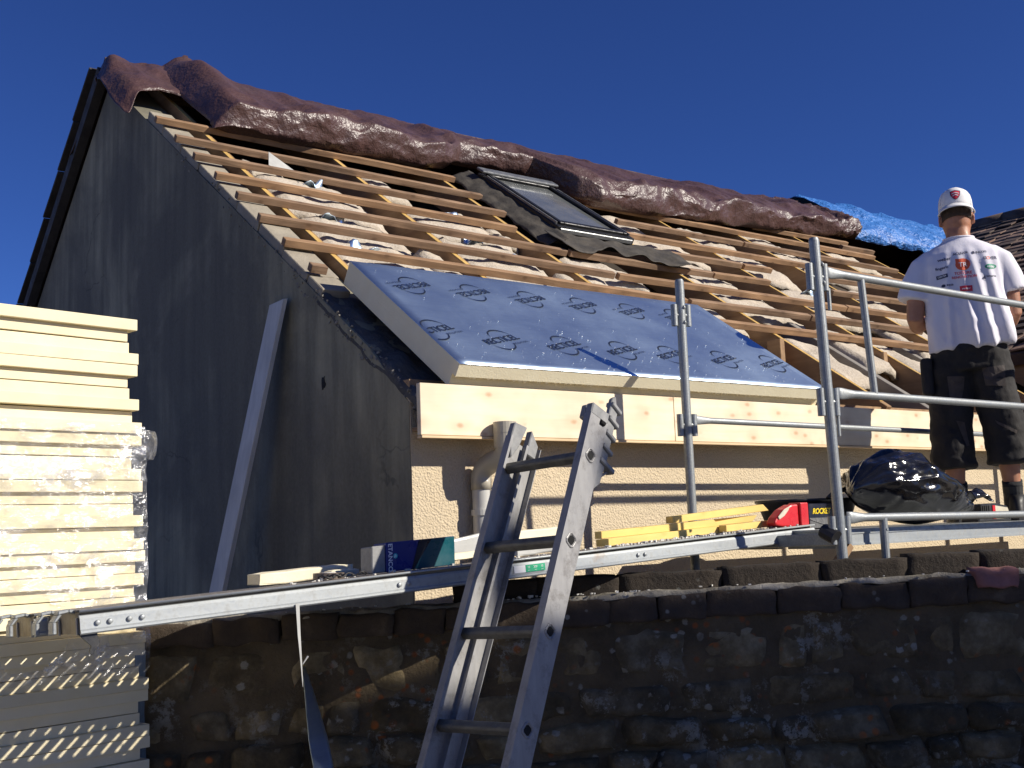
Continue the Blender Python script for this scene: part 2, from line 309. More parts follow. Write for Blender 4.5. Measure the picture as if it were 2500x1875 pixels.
    M['cardboard_teal'] = simple('printed_teal', (.004, .085, .105), (.003, .07, .09), .35, 0, 10, bump=.05)
    M['clearplastic'] = simple('pale_plastic', (.50, .50, .47), (.38, .38, .36), .4, 0, 10, bump=.1)
    M['white'] = simple('white_print', (.82, .82, .82), (.78, .78, .78), .5, 0, 10, bump=0)
    M['cyan'] = simple('cyan_print', (.05, .55, .60), None, .4, 0, 10, bump=0)
    M['green'] = simple('green_label', (.02, .42, .20), None, .4, 0, 30, bump=0)
    M['red'] = simple('red_plastic', (.62, .02, .025), (.48, .015, .02), .35, 0, 12, bump=.08)
    M['yellowprint'] = simple('yellow_print', (.85, .62, .02), None, .4, 0, 10, bump=0)
    M['orange'] = simple('orange_print', (.80, .13, .05), None, .6, 0, 10, bump=0)
    M['redprint'] = simple('red_print', (.72, .03, .06), None, .6, 0, 10, bump=0)
    M['greenprint'] = simple('green_print', (.03, .34, .20), None, .6, 0, 10, bump=0)
    M['navyprint'] = simple('navy_print', (.03, .035, .09), None, .6, 0, 10, bump=0)
    t = NT('black_bin_liner'); a = t.n('ShaderNodeTexNoise', {'Vector': t.mp((1, 1, 1.5)), 'Scale': 5., 'Detail': 3., 'Roughness': .5, 'Distortion': 1.}, noise_type='RIDGED_MULTIFRACTAL', normalize=True).outputs['Fac']; b = t.noi(t.c, 16, 3, .5, .8)
    M['liner'] = t.out((.010, .010, .012), t.ramp(b, (.3, .10), (.7, .2)), 0, t.bump(b, .3, .012, t.bump(a, .8, .05)), Specular_IOR_Level=.8)
    M['debris'] = simple('white_debris', (.70, .68, .62), (.5, .48, .43), .9, 0, 30)
    t = NT('clear_film'); tr = t.n('ShaderNodeBsdfTransparent').outputs[0]
    gl = t.n('ShaderNodeBsdfGlossy', {'Roughness': .16, 'Color': (1., 1., 1.), 'Normal': t.bump(t.noi(t.c, 18, 5, .6, .8), .7, .03)}).outputs[0]
    df = t.n('ShaderNodeBsdfDiffuse', {'Color': (.85, .85, .85)}).outputs[0]
    m1 = t.n('ShaderNodeMixShader'); t.set(m1.inputs[0], .45); t.set(m1.inputs[1], gl); t.set(m1.inputs[2], df)
    m2 = t.n('ShaderNodeMixShader'); t.set(m2.inputs[0], t.ramp(t.noi(t.mp((1, 1, 1.6)), 8, 5, .7), (.38, .07), (.54, .22), (.68, .65))); t.set(m2.inputs[1], tr); t.set(m2.inputs[2], m1.outputs[0])
    t.t.links.new(m2.outputs[0], t.t.nodes['Material Output'].inputs[0]); M['film'] = t.m
    # person
    M['skin'] = simple('tanned_skin', (.42, .20, .115), (.34, .15, .085), .5, 0, 25, 5, bump=.15, Subsurface_Weight=.08)
    t = NT('white_cotton'); a = t.noi(t.c, 300, 2); b = t.noi(t.mp((1, 1, .5)), 14, 5, .6)
    M['cotton'] = t.out(t.ramp(b, (.3, (.76, .74, .80)), (.7, (.70, .68, .75))), .9, 0, t.bump(a, .15, .001, t.bump(b, .35, .012)))
    M['capcloth'] = simple('white_cap_cloth', (.78, .77, .76), (.70, .69, .69), .85, 0, 30, bump=.2, bdist=.001, bscale=400)
    t = NT('black_work_cloth'); b = t.noi(t.mp((1, 1, .6)), 11, 6, .65); a = t.noi(t.c, 250, 2)
    M['shorts'] = t.out(t.ramp(b, (.35, (.010, .009, .009)), (.7, (.028, .024, .022))), .85, 0, t.bump(a, .2, .001, t.bump(b, .5, .015)))
    M['panel'] = simple('grey_cloth_panel', (.075, .06, .052), (.05, .04, .036), .9, 0, 20, bump=.3)
    M['hair'] = simple('short_dark_hair', (.05, .03, .02), (.025, .016, .012), .8, 0, 120, bump=.6, bdist=.003, bscale=200)
    M['boot'] = simple('black_boot', (.02, .019, .018), (.012, .012, .012), .55, 0, 15, bump=.2)
    M['sock'] = simple('dark_sock', (.018, .018, .02), None, .95, 0, 60, bump=.4)
    M['eye'] = simple('eye', (.05, .04, .035), None, .2, 0, 10, bump=0)
    M['lens'] = simple('pale_lens', (.66, .60, .46), None, .3, 0, 10, bump=0)
mats()

# ---------------------------------------------------------------- ground and roof frame
g = MB(); g.add([(-400, -400, 0), (400, -400, 0), (400, 400, 0), (-400, 400, 0)], [(0, 1, 2, 3)]); g.build('ground', M['ground'], kind='structure', org=(0, 0, 0))
TH = math.radians(34.625); E0 = V3((0, .003, 2.331)); RT = V3((0, math.cos(TH), math.sin(TH))); RN = V3((0, -math.sin(TH), math.cos(TH))); EX = V3((1, 0, 0))
def RP(x, s, o=0): return E0+EX*x+RT*s+RN*o
SR = 5.16; RIDGE = E0+RT*SR
BT = V3((0, math.cos(TH), -math.sin(TH))); BN = V3((0, math.sin(TH), math.cos(TH)))
def RB(x, s, o=0): return V3((x, RIDGE.y, RIDGE.z))+BT*s+BN*o

# ---------------------------------------------------------------- the house being re-roofed
house = empty('house', (5, 4.25, 0), 'cream and grey rendered house with its front roof slope stripped to battens', 'house')
MB().box(.043, 10.6, .147, .42, 0, 2.30).build('front_wall', M['roughcast'], house, label='sunlit cream roughcast front wall')
gp = [(.153, 0), (.153, 2.26), (.5, 2.56), (4.22, 5.10), (8.42, 2.22), (8.42, 0)]
mb = MB()
# gable built as a fine sheet with thickness so that its rake edge can be uneven
mb.prism([(y, z) for y, z in gp], (.04, 0, 0), (0, 1, 0), (0, 0, 1), (.24, 0, 0))
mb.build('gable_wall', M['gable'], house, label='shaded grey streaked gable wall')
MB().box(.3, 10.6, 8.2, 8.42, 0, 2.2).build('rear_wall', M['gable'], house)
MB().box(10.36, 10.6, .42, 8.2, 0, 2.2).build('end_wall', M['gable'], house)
hole = [(math.cos(a)*(.022+.016*noise.noise(V3((a*1.3, 2, 5))))*.8, math.sin(a)*(.034+.02*noise.noise(V3((a, 7, 1))))) for a in [i*.42 for i in range(15)]]
MB().prism(hole, (.0375, .92, 2.44), (0, 1, 0), (0, 0, 1), (.002, 0, 0)).build('wall_hole', M['darkhole'], house)
# soffit, fascia boards
for x0, x1 in ((0, 1.452), (1.455, 3.905), (3.908, 7.6)):
    MB().box(x0, x1, 0, .028, 2.107, 2.322).build('fascia_board', M['pine'], house, bevel=.002)
MB().box(.002, 7.6, -.006, .03, 2.095, 2.105).build('fascia_trim', M['pine_x'], house)
MB().box(.05, 7.6, .03, .149, 2.135, 2.15).build('soffit_board', M['rafter'], house)
MB().box(.05, 7.6, .16, .30, 2.301, 2.36).build('wall_plate', M['rafter'], house)
# near-black sheet painting the attic's shade below the rafters, and purlin
mb = MB(); mb.obox(RP(.29, .25, -.52), EX*7.6, RT*4.8, RN*.02); mb.build('attic_shade_sheet', M['dark_void'], house)
# verge: beige mortar slabs on the gable head, a slab for each gap between battens
rows_l = [3.75, 3.351, 3.003, 2.648, 2.311, 1.966, 1.606, 1.265]
sB = [4.1]+rows_l+[1.08]
for a, b in zip(sB, sB[1:]):
    mb = MB(); mb.obox(RP(.05+rnd(-.006, .006), b+.006, -.17), EX*(.165+rnd(-.012, .015)), RT*(a-b-.012), RN*(.115+rnd(-.006, .008)))
    mb.build('verge_slab', M['mortar'], house, bevel=.004)
mb = MB()
def ledge(u, v):
    s = lerp(-.02, 1.09, v); x = lerp(.035, .30, u); return RP(x, s, -.09+.02*fbm(V3((x*9, s*7, 3)), 4)-.10*(u > .97)-.05*(u < .03))
mb.grid(ledge, 14, 60); mb.build('mortar_bed', M['darkmortar'], house, smooth=True, solid=.08)
mb = MB()
for i in range(420):     # crumbled mortar along the rake edge
    s = random.choice([rnd(-.05, 1.4), rnd(.4, 2.6), rnd(0, 3.8)]); c = RP(.045+rnd(-.012, .015), s, rnd(-.16, -.085)); r = rnd(.004, .016)
    mb.obox(c, V3((rnd(.5, 1), rnd(-.5, .5), rnd(-.4, .4)))*r, V3((rnd(-.4, .4), rnd(.6, 1.4), rnd(-.4, .4)))*r, V3((rnd(-.4, .4), rnd(-.4, .4), rnd(.5, 1.1)))*r)
mb.build('mortar_crumbs', M['crumb'], house, kind='stuff')
# rafters
RX = [.335, 1.28, 2.19, 3.40, 4.43, 5.45, 6.62, 7.55]
for i, x in enumerate(RX):
    mb = MB(); mb.obox(RP(x-.036, .12, -.245), EX*.05, RT*4.95, RN*.20); mb.build('rafter', M['rafter'], house, bevel=.003)
    mb = MB(); mb.obox(RP(x-.034, .18 if i > 2 else 1.15, -.0445), EX*.028, RT*(4.75-(.18 if i > 2 else 1.15)), RN*.004); mb.build('counter_lath', M['rafter_y'], house)
for x, s0, s1 in ((3.92, -.05, 1.5), (4.95, .1, 1.3), (2.78, .3, 1.2)):
    mb = MB(); mb.obox(RP(x, s0, -.30), EX*.06, RT*(s1-s0), RN*.22); mb.build('grey_joist', M['grey_timber'], house, bevel=.003)
for x, s in ((3.32, 1.02), (4.37, .98), (5.40, 1.0)):
    mb = MB(); mb.box(x-.085, x-.04, RP(x, s).y-.05, RP(x, s).y+.06, 1.9, RP(x, s, -.05).z); mb.build('strut', M['rafter'], house, bevel=.003)
# battens
def batten(x0, s0, x1, s1, m, w=.043, h=.043):
    n = max(2, int((x1-x0)/.25)); ph = rnd(0, 50)
    rings = []
    for i in range(n+1):
        t = i/n; x = lerp(x0, x1, t); s = lerp(s0, s1, t)+.006*noise.noise(V3((x*1.7, ph, 0))); o = -.04+.003*noise.noise(V3((x*2, ph, 9)))
        ww = w*(1+.08*noise.noise(V3((x*3, ph, 4))))
        rings.append([RP(x, s-ww/2, o), RP(x, s-ww/2, o+h), RP(x, s+ww/2, o+h), RP(x, s+ww/2, o)])
    mb = MB(); mb.loft(rings); mb.build('batten', m, house, bevel=.003)
rows_r = [3.63, 3.245, 2.88, 2.53, 2.17, 1.82, 1.48, 1.14]
for k, (a, b) in enumerate(zip(rows_l, rows_r)):
    m = M['batten'] if k % 3 else M['batten_new']
    xr = [2.25, 2.27, 2.26, 2.13, 2.32, 2.48, 2.85, .13][k]; xl = [-.015, -.006, .003, .018, .03, .034, .036, .042][k]
    batten(xl, a, xr, b if k < 7 else 1.26, m)
for k, x0, x1 in ((0, 3.55, 7.5), (1, 3.6, 5.1), (1, 5.12, 7.4), (2, 3.42, 5.6), (2, 5.62, 7.2), (3, 3.45, 4.4), (3, 4.42, 4.76), (4, 2.35, 3.72), (4, 3.74, 4.38), (5, 2.51, 4.9), (5, 4.92, 6.3), (6, 2.88, 4.1), (6, 4.12, 5.5), (7, 2.80, 5.2)):
    batten(x0, rows_r[k]+rnd(-.008, .008), x1, rows_r[k]+rnd(-.012, .012), M['batten_new'] if (k+int(x0)) % 2 else M['batten'])
batten(5.95, 3.97, 7.5, 4.03, M['batten_new']); batten(7.2, 3.85, 7.75, 3.86, M['batten'])
batten(5.15, 2.18, 6.3, 2.21, M['batten']); batten(5.3, 2.55, 6.9, 2.60, M['batten'])
# paper-faced insulation between rafters
def batt(x0, x1, s0, s1, o=-.09, amp=.05, sag=.10, ph=0.):
    nx, ns = max(6, int((x1-x0)/.035)), max(6, int((s1-s0)/.035)); mb = MB()
    def fn(u, v):
        x, s = lerp(x0, x1, u), lerp(s0, s1, v); q = V3((x*3.1, s*2.3, ph))
        e = min(u, 1-u, v, 1-v); d = o+amp*fbm(q, 4)+.02*ridg(q*2.3, 3)*.5-sag*(1-sstep(0, .10, e))-.06*sstep(.6, 1, u)+.012*ridg(V3((x*6, s*9, ph)), 2)
        return RP(x+.03*fbm(q*1.3+V3((5, 0, 0)), 3), s+.035*fbm(q*1.4+V3((0, 9, 0)), 3), min(d, -.05))
    mb.grid(fn, nx, ns); mb.build('insulation_batt', M['batt'], house, smooth=True, solid=.03)
pieces = [(.365, 1.02, 1.42, 2.36), (.365, 1.0, 2.38, 3.02), (.37, .74, 3.04, 3.32), (1.03, 1.25, 1.45, 1.95), (1.31, 1.98, 1.42, 2.30), (1.31, 1.96, 2.33, 2.96), (1.31, 1.66, 2.98, 3.42), (1.98, 2.15, 1.5, 1.85), (1.97, 2.15, 2.4, 2.7),
          (2.22, 2.98, 1.18, 1.74), (2.22, 2.86, 1.78, 2.24), (3.0, 3.34, 1.2, 1.6), (3.42, 4.1, 1.5, 2.05), (3.42, 4.0, 2.1, 2.66), (3.43, 4.22, 2.72, 3.2), (3.45, 4.0, 3.22, 3.6),
          (4.45, 5.15, 2.5, 3.1), (4.45, 5.05, 3.15, 3.55), (4.45, 5.0, 1.55, 2.3), (5.47, 6.25, 2.8, 3.35), (5.47, 6.1, 3.4, 3.8), (5.47, 6.05, 1.9, 2.5), (6.64, 7.35, 2.7, 3.2), (6.64, 7.25, 3.3, 3.7),
          (3.43, 3.86, .5, 1.15), (4.0, 4.38, .75, 1.4), (4.46, 4.92, .6, 1.35), (5.0, 5.4, 1.0, 1.75), (2.60, 3.1, .45, 1.08), (5.5, 5.95, 1.2, 1.8)]
for i, p in enumerate(pieces):
    p = (p[0], p[0]+(p[1]-p[0])*(1.22 if p[1]-p[0] > .5 else 1), p[2], p[3]); batt(*p, o=-.085+rnd(-.012, .012), amp=.03, sag=.055, ph=i*7.3)
# glints of foil backing turned up, and a white paper flap
for i, (x, s) in enumerate([(.62, 2.28), (.60, 1.78), (1.72, 2.72), (1.62, 2.26), (1.75, 1.93), (.75, 2.92), (3.05, 3.0), (4.9, 2.2)]):
    mb = MB(); ph = i*3.7
    mb.grid(lambda u, v: RP(x+(u-.5)*.17, s+(v-.5)*.08, -.06+.045*math.sin(u*5+ph)*math.cos(v*4)+.02*noise.noise(V3((u*4, v*4, ph)))), 8, 6)
    mb.build('foil_scrap', M['foil'], house, smooth=True, solid=.002)
mb = MB(); mb.add([RP(.53, 3.10, -.02), RP(.72, 3.02, -.05), RP(.57, 3.24, .03), RP(.78, 3.10, -.06)], [(0, 1, 3, 2)]); mb.build('paper_flap', M['clearplastic'], house, solid=.003)
# striped roll end of a membrane
for r, m in ((.13, 'grey_timber'), (.105, 'batt'), (.085, 'darkmortar'), (.06, 'batt'), (.04, 'darkmortar')):
    mb = MB(); mb.tube([RP(1.85, 1.36+.0, -.14), RP(2.26+(.13-r)*.5, 1.30, -.14)], r, 20); mb.build('membrane_roll', M[m], house, smooth=False)
# rear slope, verge slates, ridge board
mb = MB(); mb.obox(RB(.02, .0, .0), EX*10.6, BT*5.2, BN*.07); mb.build('rear_slope', M['tile'], house)
mb = MB(); mb.obox(RB(-.035, .05, -.10), EX*.07, BT*5.1, BN*.095); mb.build('verge_board', M['verge'], house)
for i in range(10):
    s = .12+i*.50; mb = MB(); mb.obox(RB(-.06+rnd(-.005, .005), s, .060+rnd(0, .004)), EX*.34, BT*.505+BN*(.018+rnd(0, .006)), BN*.020); mb.build('verge_slate', M['verge'], house, bevel=.003)
MB().box(.1, 10.5, RIDGE.y-.05, RIDGE.y+.05, RIDGE.z-.20, RIDGE.z-.06).build('ridge_board', M['rafter'], house)
# downpipe
pp = [(.358, .092, .0), (.358, .092, .9), (.358, .092, 1.90), (.358, .09, 1.945), (.362, .075, 1.975), (.372, .03, 1.998), (.382, -.02, 2.012), (.388, -.042, 2.025), (.39, -.05, 2.05), (.39, -.05, 2.07)]
mb = MB(); mb.tube(pp[:4], .0405, 24); dpipe = mb.build('downpipe', M['pvc'], house, smooth=True)
mb = MB(); mb.tube([(.358, .092, 1.885), (.358, .092, 1.93)]+pp[3:], [.045, .045, .045, .045, .045, .045, .045, .046, .047], 24); mb.build('elbow', M['pvc_d'], dpipe, smooth=True)
mb = MB(); mb.pipe((.39, -.05, 2.055), (.39, -.05, 2.165), .050, .004); mb.pipe((.39, -.05, 2.118), (.39, -.05, 2.121), .0515, .002); mb.build('socket', M['pvc_d'], dpipe, smooth=False)
mb = MB(); mb.tube([(.358, .092, 1.775), (.358, .092, 1.80)], .047, 24); mb.box(.34, .376, .10, .149, 1.778, 1.797); mb.build('pipe_clip', M['pvc'], dpipe)

# skylight
X0, X1, S0, S1 = 2.42, 3.14, 2.46, 3.60
mb = MB()
for a in ((X0, S0, .065, S1-S0), (X1-.065, S0, .065, S1-S0), (X0+.0651, S0, X1-X0-.1302, .065), (X0+.0651, S1-.065, X1-X0-.1302, .065)):
    mb.obox(RP(a[0], a[1], -.05), EX*a[2], RT*a[3], RN*.125)
win = mb.build('skylight', M['winframe'], house, bevel=.006, seg=2, label='black framed roof window with dusty glass')
mb = MB()
for a in ((X0+.045, S0+.045, .035, S1-S0-.09), (X1-.08, S0+.045, .035, S1-S0-.09), (X0+.0801, S1-.085, X1-X0-.1602, .04), (X0+.0801, S0+.045, X1-X0-.1602, .05)):
    mb.obox(RP(a[0], a[1], .0755), EX*a[2], RT*a[3], RN*.018)
mb.build('sash', M['winframe'], win, bevel=.004)
mb = MB(); mb.obox(RP(X0+.066, S0+.066, .062), EX*(X1-X0-.132), RT*(S1-S0-.132), RN*.008); mb.build('pane', M['glass'], win)
mb = MB(); mb.obox(RP(X0-.01, S1-.08, .0945), EX*(X1-X0+.02), RT*.10, RN*.022); mb.build('hood', M['winalu'], win, bevel=.008, seg=2)
mb = MB(); mb.obox(RP(X0+.02, S0-.012, .03), EX*(X1-X0-.04), RT*.011, RN*.035); mb.build('bottom_rail', M['winalu'], win, bevel=.005)
for xx in (X0+.012, X1-.024): mb = MB(); mb.obox(RP(xx, S0+.05, .0756), EX*.010, RT*(S1-S0-.16), RN*.016); mb.build('side_rail', M['winalu'], win)
mb = MB()
def apron(u, v):
    x = lerp(2.30, 3.50, u); wv = .012*math.sin(x*17+2*noise.noise(V3((x*2, 1, 1))))+.035*noise.noise(V3((x*6, 1, 2))); s = lerp(S0-.02, 2.13+.06*noise.noise(V3((x*5, 3, 3)))-.05*math.sin(x*4), v)
    return RP(x, s, .03+.0*v+wv*v*(.6+.4*v)+.02*noise.noise(V3((x*9, s*9, 0))))
mb.grid(apron, 70, 14); mb.build('apron_flashing', M['lead'], win, smooth=True, solid=.004)
mb = MB()
def sidef(u, v):
    s = lerp(2.30, 3.72, v); x = lerp(X0, X0-.16-.04*noise.noise(V3((s*7, 2, 2))), u)
    return RP(x, s, lerp(.05, -.03, u)+.018*fbm(V3((x*14, s*8, 4)), 3)*(.4+u))
mb.grid(sidef, 10, 60); mb.build('side_flashing', M['lead'], win, smooth=True, solid=.004)

# ---------------------------------------------------------------- tiled wing on the right
wing = empty('tiled_house', (9, 2, 0), 'neighbouring wing with a dark old clay tile roof beyond the worker', 'house')
WS = math.atan(.5); WT = V3((math.cos(WS), 0, math.sin(WS))); WN = V3((-math.sin(WS), 0, math.cos(WS))); W0 = V3((6.48, 0, 3.03))
def WP(a, y, o=0): return W0+WT*a+V3((0, y, 0))+WN*o
mb = MB(); mb.obox(WP(.0, -3, -.12), WT*5.5, V3((0, 13, 0)), WN*.10); mb.build('roof_slab', M['tile'], wing)
mb = MB(); tp = WP(5.5, 0, -.03); mb.obox(tp+V3((0, -3, -.1)), V3((4, 0, -2)), V3((0, 13, 0)), V3((0, 0, .1))); mb.build('roof_slab', M['tile'], wing)
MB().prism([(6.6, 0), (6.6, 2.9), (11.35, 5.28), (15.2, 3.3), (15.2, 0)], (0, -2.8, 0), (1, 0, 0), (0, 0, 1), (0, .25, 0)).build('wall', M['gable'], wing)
for r in range(30):
    a = .06+r*.185; z = (W0+WT*a).z; yv = (z-2.331)/.69
    for k in range(9):
        y = yv+.25-k*.21+(.1 if r % 2 else 0)
        mb = MB(); mb.obox(WP(a-.03, y+rnd(-.006, .006), .0+rnd(0, .02)), WT*.26-WN*.025, V3((rnd(-.012, .012), .2, rnd(-.01, .01))), WN*.018)
        mb.build('roof_tile', M['tile2' if random.random() < .28 else 'tile'], wing, bevel=.003)
for k in range(9):
    y = 1.6+k*.42; mb = MB(); mb.tube([WP(5.5, y, .0), WP(5.5, y+.43, .012)], [.11, .095], 10); mb.build('ridge_tile', M['tile'], wing, smooth=True)

# ---------------------------------------------------------------- unseen house across the street, shaped to shade the stone wall and ladder
st = empty('shading_house', (6.2, -11.5, 0), 'plain rendered house behind the viewer, unseen and shaped to cast shade on the stone wall', 'house')
def skew(x0, x1, y0, y1, z0, z1): return MB().obox((x0, y0, z0), (x1-x0, 0, 0), ((y0-y1)*.687, y1-y0, 0), (0, 0, z1-z0))  # plan sheared along the sun azimuth to keep the cast shade edge clean
skew(5.22, 7.3, -9.1, -13, 0, 6.2).build('wall', M['roughcast'], st)
MB().prism([(5.19, 6.202), (5.19, 7.305), (5.98, 7.305), (7.1, 6.485), (7.44, 6.22), (7.44, 6.202)], (0, -9.0, 0), (1, 0, 0), (0, 0, 1), (2.75, -4, 0)).build('roof', M['tile'], st)  # unseen roofline, cut to shade the coping front but clear the ledge
skew(5.215, 5.58, -9.03, -9.3, 7.312, 7.45).build('shading_chimney', M['copbrick'], st)  # unseen, added to block a streak of sun on the stone wall
skew(3.9, 5.17, -9.1, -12, 0, 6.45).build('shading_annex_wall', M['roughcast'], st)
skew(3.85, 5.185, -9.0, -12.1, 6.452, 6.85).build('shading_annex_roof', M['tile'], st)  # unseen low wing, added to end the sunlight partway down the ladder
MB().box(5.6, 6.4, -9.1, -9.04, 0, 2.1).build('door', M['rafter'], st)
for x in (5.45, 6.2):
    for z in (2.9, 5.0): MB().box(x, x+.6, -9.1, -9.05, z, z+1.1).build('window', M['glass'], st)

# ---------------------------------------------------------------- stone wall with coping
WL = V3((-1.075, .163, 0)); WD = V3((.847, -.5316, 0)).normalized(); WI = V3((.5316, .847, 0)).normalized(); UP = V3((0, 0, 1))
wall = empty('stone_wall', WL, 'dark lichen-covered rubble stone wall with brick coping along the street', 'wall')
def WF(t, d, z): return WL+WD*t+WI*d+UP*z
def ztop(t): return 1.335+.012*t
mb = MB()
def face(u, v):
    t = u*5.2; z = v*(ztop(t)+.02); q = V3((t*4, z*5, 0)); band = sstep(1.0, 1.2, z)
    return WF(t, .03-.016*band-.02*fbm(q, 4)-.008*ridg(q*1.7, 3)*.5, z)
mb.grid(face, 150, 46); n0 = len(mb.v)
mb.obox(WF(0, .07, 0), WD*5.2, WI*.24, UP*1.34); mb.build('mortar_core', M['rubble'], wall, smooth=True)
rngs = random.Random(11)
def stone(c4, d0, relief, ph):
    nx, nz = 8, 6; g = .0035; P = []
    cx = sum(c[0] for c in c4)/4; cz = sum(c[1] for c in c4)/4
    for j in range(nz+1):
        for i in range(nx+1):
            a, b = i/nx*2-1, j/nz*2-1; r = max(abs(a), abs(b)); m = math.hypot(a, b)
            k = lerp(1, r/m if m > 0 else 1, .30*r**3) if m > 0 else 1; a, b = a*k, b*k; u, v = (a+1)/2, (b+1)/2
            t = lerp(lerp(c4[0][0], c4[1][0], u), lerp(c4[3][0], c4[2][0], u), v); z = lerp(lerp(c4[0][1], c4[1][1], u), lerp(c4[3][1], c4[2][1], u), v)
            t += (cx-t)*g*8*r; z += (cz-z)*g*14*r
            q = V3((t*11, z*11, ph)); t += .016*noise.noise(q); z += .012*noise.noise(q+V3((30, 0, 0)))
            dd = d0-relief*(1-r**5)+.020*fbm(V3((t*13, z*15, ph)), 3)-.012*ridg(V3((t*9, z*16, ph+5)), 2)*.5+(.035 if r > .99 else 0)
            P.append(WF(t, dd, z))
    mb = MB(); mb.add(P, [(j*(nx+1)+i, j*(nx+1)+i+1, (j+1)*(nx+1)+i+1, (j+1)*(nx+1)+i) for j in range(nz) for i in range(nx)]); return mb.build('stone', M['stone'], wall, smooth=True)
z = .02; rowz = [z]
while z < 1.22: z += rngs.uniform(.085, .155); rowz.append(z)
rowz[-1] = 1.325
def zrow(k, t): return rowz[k]+(0 if k in (0, len(rowz)-1) else .035*noise.noise(V3((t*2.1, k*9.1, 0)))+.015*noise.noise(V3((t*6, k*5.3, 4))))+.011*t*(k/len(rowz))
for k in range(len(rowz)-1):
    t = -.01; h = rowz[k+1]-rowz[k]; upper = k >= len(rowz)-3; tl = 0.
    while t < 4.35:
        wd = min(rngs.uniform(.11, .38), h*3.2); t1 = t+wd; tr = rngs.uniform(-.03, .03)
        stone([(t+tl, zrow(k, t)), (t1+tr, zrow(k, t1)), (t1-tr, zrow(k+1, t1)), (t-tl, zrow(k+1, t))], rngs.uniform(.0, .022)+(.008 if upper else 0), rngs.uniform(.004, .012) if upper else rngs.uniform(.010, .045), rngs.uniform(0, 90)); t = t1; tl = tr
def rough_block(o, a, b, c, ph, amp=.008, nx=8, ny=4, nz=4):
    bm = bmesh.new(); bmesh.ops.create_cube(bm, size=1); bmesh.ops.subdivide_edges(bm, edges=bm.edges[:], cuts=6, use_grid_fill=True)
    o, a, b, c = V3(o), V3(a), V3(b), V3(c); mb = MB(); vs_ = []
    for v in bm.verts:
        p = v.co+V3((.5, .5, .5)); q = o+a*p.x+b*p.y+c*p.z; k = V3((q.x*14, q.y*14, q.z*14+ph)); e = sum(abs(abs(x)-.5) < .01 for x in v.co)
        sh = (v.co.x*a.normalized()+v.co.y*b.normalized()+v.co.z*c.normalized())*(-.005 if e > 1 else 0)
        vs_.append(q+sh+V3((noise.noise(k), noise.noise(k+V3((50, 0, 0))), noise.noise(k+V3((0, 50, 0)))))*amp)
    mb.add(vs_, [tuple(v.index for v in f.verts) for f in bm.faces]); bm.free(); return mb
t = -.02; k = 0
while t < 5.0:       # coping: weathered bricks laid as a projecting course
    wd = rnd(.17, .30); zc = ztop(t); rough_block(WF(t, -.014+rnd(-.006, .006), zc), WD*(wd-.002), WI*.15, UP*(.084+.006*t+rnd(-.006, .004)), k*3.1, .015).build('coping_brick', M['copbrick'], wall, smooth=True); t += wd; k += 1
mb = MB()
def ledge2(u, v):
    t = u*5; d = lerp(-.016, .10, v); q = V3((t*9, d*9, 2)); return WF(t, d+(1-v)*(.030*fbm(V3((t*8, 0, 1)), 3)+.012), ztop(t)+.088+.006*t+.010*fbm(q, 4)+.006-.02*(v < .04))
mb.grid(ledge2, 260, 10); mb.build('coping_mortar', M['copmortar'], wall, smooth=True, solid=.004)
t = 1.10; k = 0
while t < 5.0:       # upper course of dark blocks, set back
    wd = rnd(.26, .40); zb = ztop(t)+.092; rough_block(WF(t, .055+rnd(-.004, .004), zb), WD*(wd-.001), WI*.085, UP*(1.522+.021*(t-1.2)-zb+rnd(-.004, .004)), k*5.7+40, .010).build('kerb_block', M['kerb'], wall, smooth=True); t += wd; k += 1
mb = MB()
for i in range(60):  # crumbs on the ledge
    t = random.choice([rnd(1.3, 1.9), rnd(.2, 4)]); c = WF(t, rnd(-.03, .05), ztop(t)+.098+.006*t); r = rnd(.003, .009)
    mb.obox(c, V3((rnd(.5, 1), rnd(-.5, .5), 0))*r*1.6, V3((rnd(-.5, .5), rnd(.5, 1), 0))*r, V3((rnd(-.3, .3), 0, rnd(.4, 1)))*r)
mb.build('ledge_crumbs', M['debris'], wall, kind='stuff')
rough_block(WF(3.06, -.035, ztop(3)+.055), WD*.17, WI*.09, UP*.07, 9, .022).build('broken_brick', simple('pink_brick', (.34, .15, .13), (.22, .10, .085), .95, 0, 20), wall, smooth=True, label='broken pinkish brick end on the coping')

# ---------------------------------------------------------------- foil-faced board on the roof
brd = empty('insulation_board', RP(1.35, -.02, 0), 'large blue-silver foil insulation board lying on the lower roof slope', 'insulation board')
mb = MB(); BX0, BX1, BS0, BS1 = .155, 2.555, -.02, 1.095
mb.obox(RP(BX0, BS0+.03, -.022), EX*(BX1-BX0), RT*(BS1-BS0-.03), RN*.0598)
mb.obox(RP(BX0, BS0, .038), EX*(BX1-BX0), RT*(BS1-BS0), RN*.060)
mb.build('foam_core', M['foam_edge'], brd)
mb = MB(); rng = random.Random(3); x = BX0
while x < BX1-.03:   # torn fibres hanging from the lip
    wd = rng.uniform(.008, .03); ln = rng.uniform(.003, .016); a = RP(x, BS0+.0005, .038); mb.add([a, RP(x+wd, BS0+.0005, .038), RP(x+wd*rng.uniform(.2, .9), BS0+.006, .038-ln), RP(x+wd*.5, BS0+.02, .0375)], [(0, 1, 2), (1, 3, 2), (3, 0, 2), (0, 3, 1)]); x += wd*rng.uniform(.8, 1.5)
mb.build('torn_fringe', M['foam_edge'], brd, kind='stuff')
mb = MB()
def foilf(u, v):
    x = lerp(BX0-.002, BX1+.002, u); s = lerp(BS0-.002, BS1+.002, v); return RP(x, s, .0995+.0012*noise.noise(V3((x*3, s*3, 1))))
mb.grid(foilf, 40, 20); mb.build('foil_facing', M['foil'], brd, smooth=True, solid=.0015)
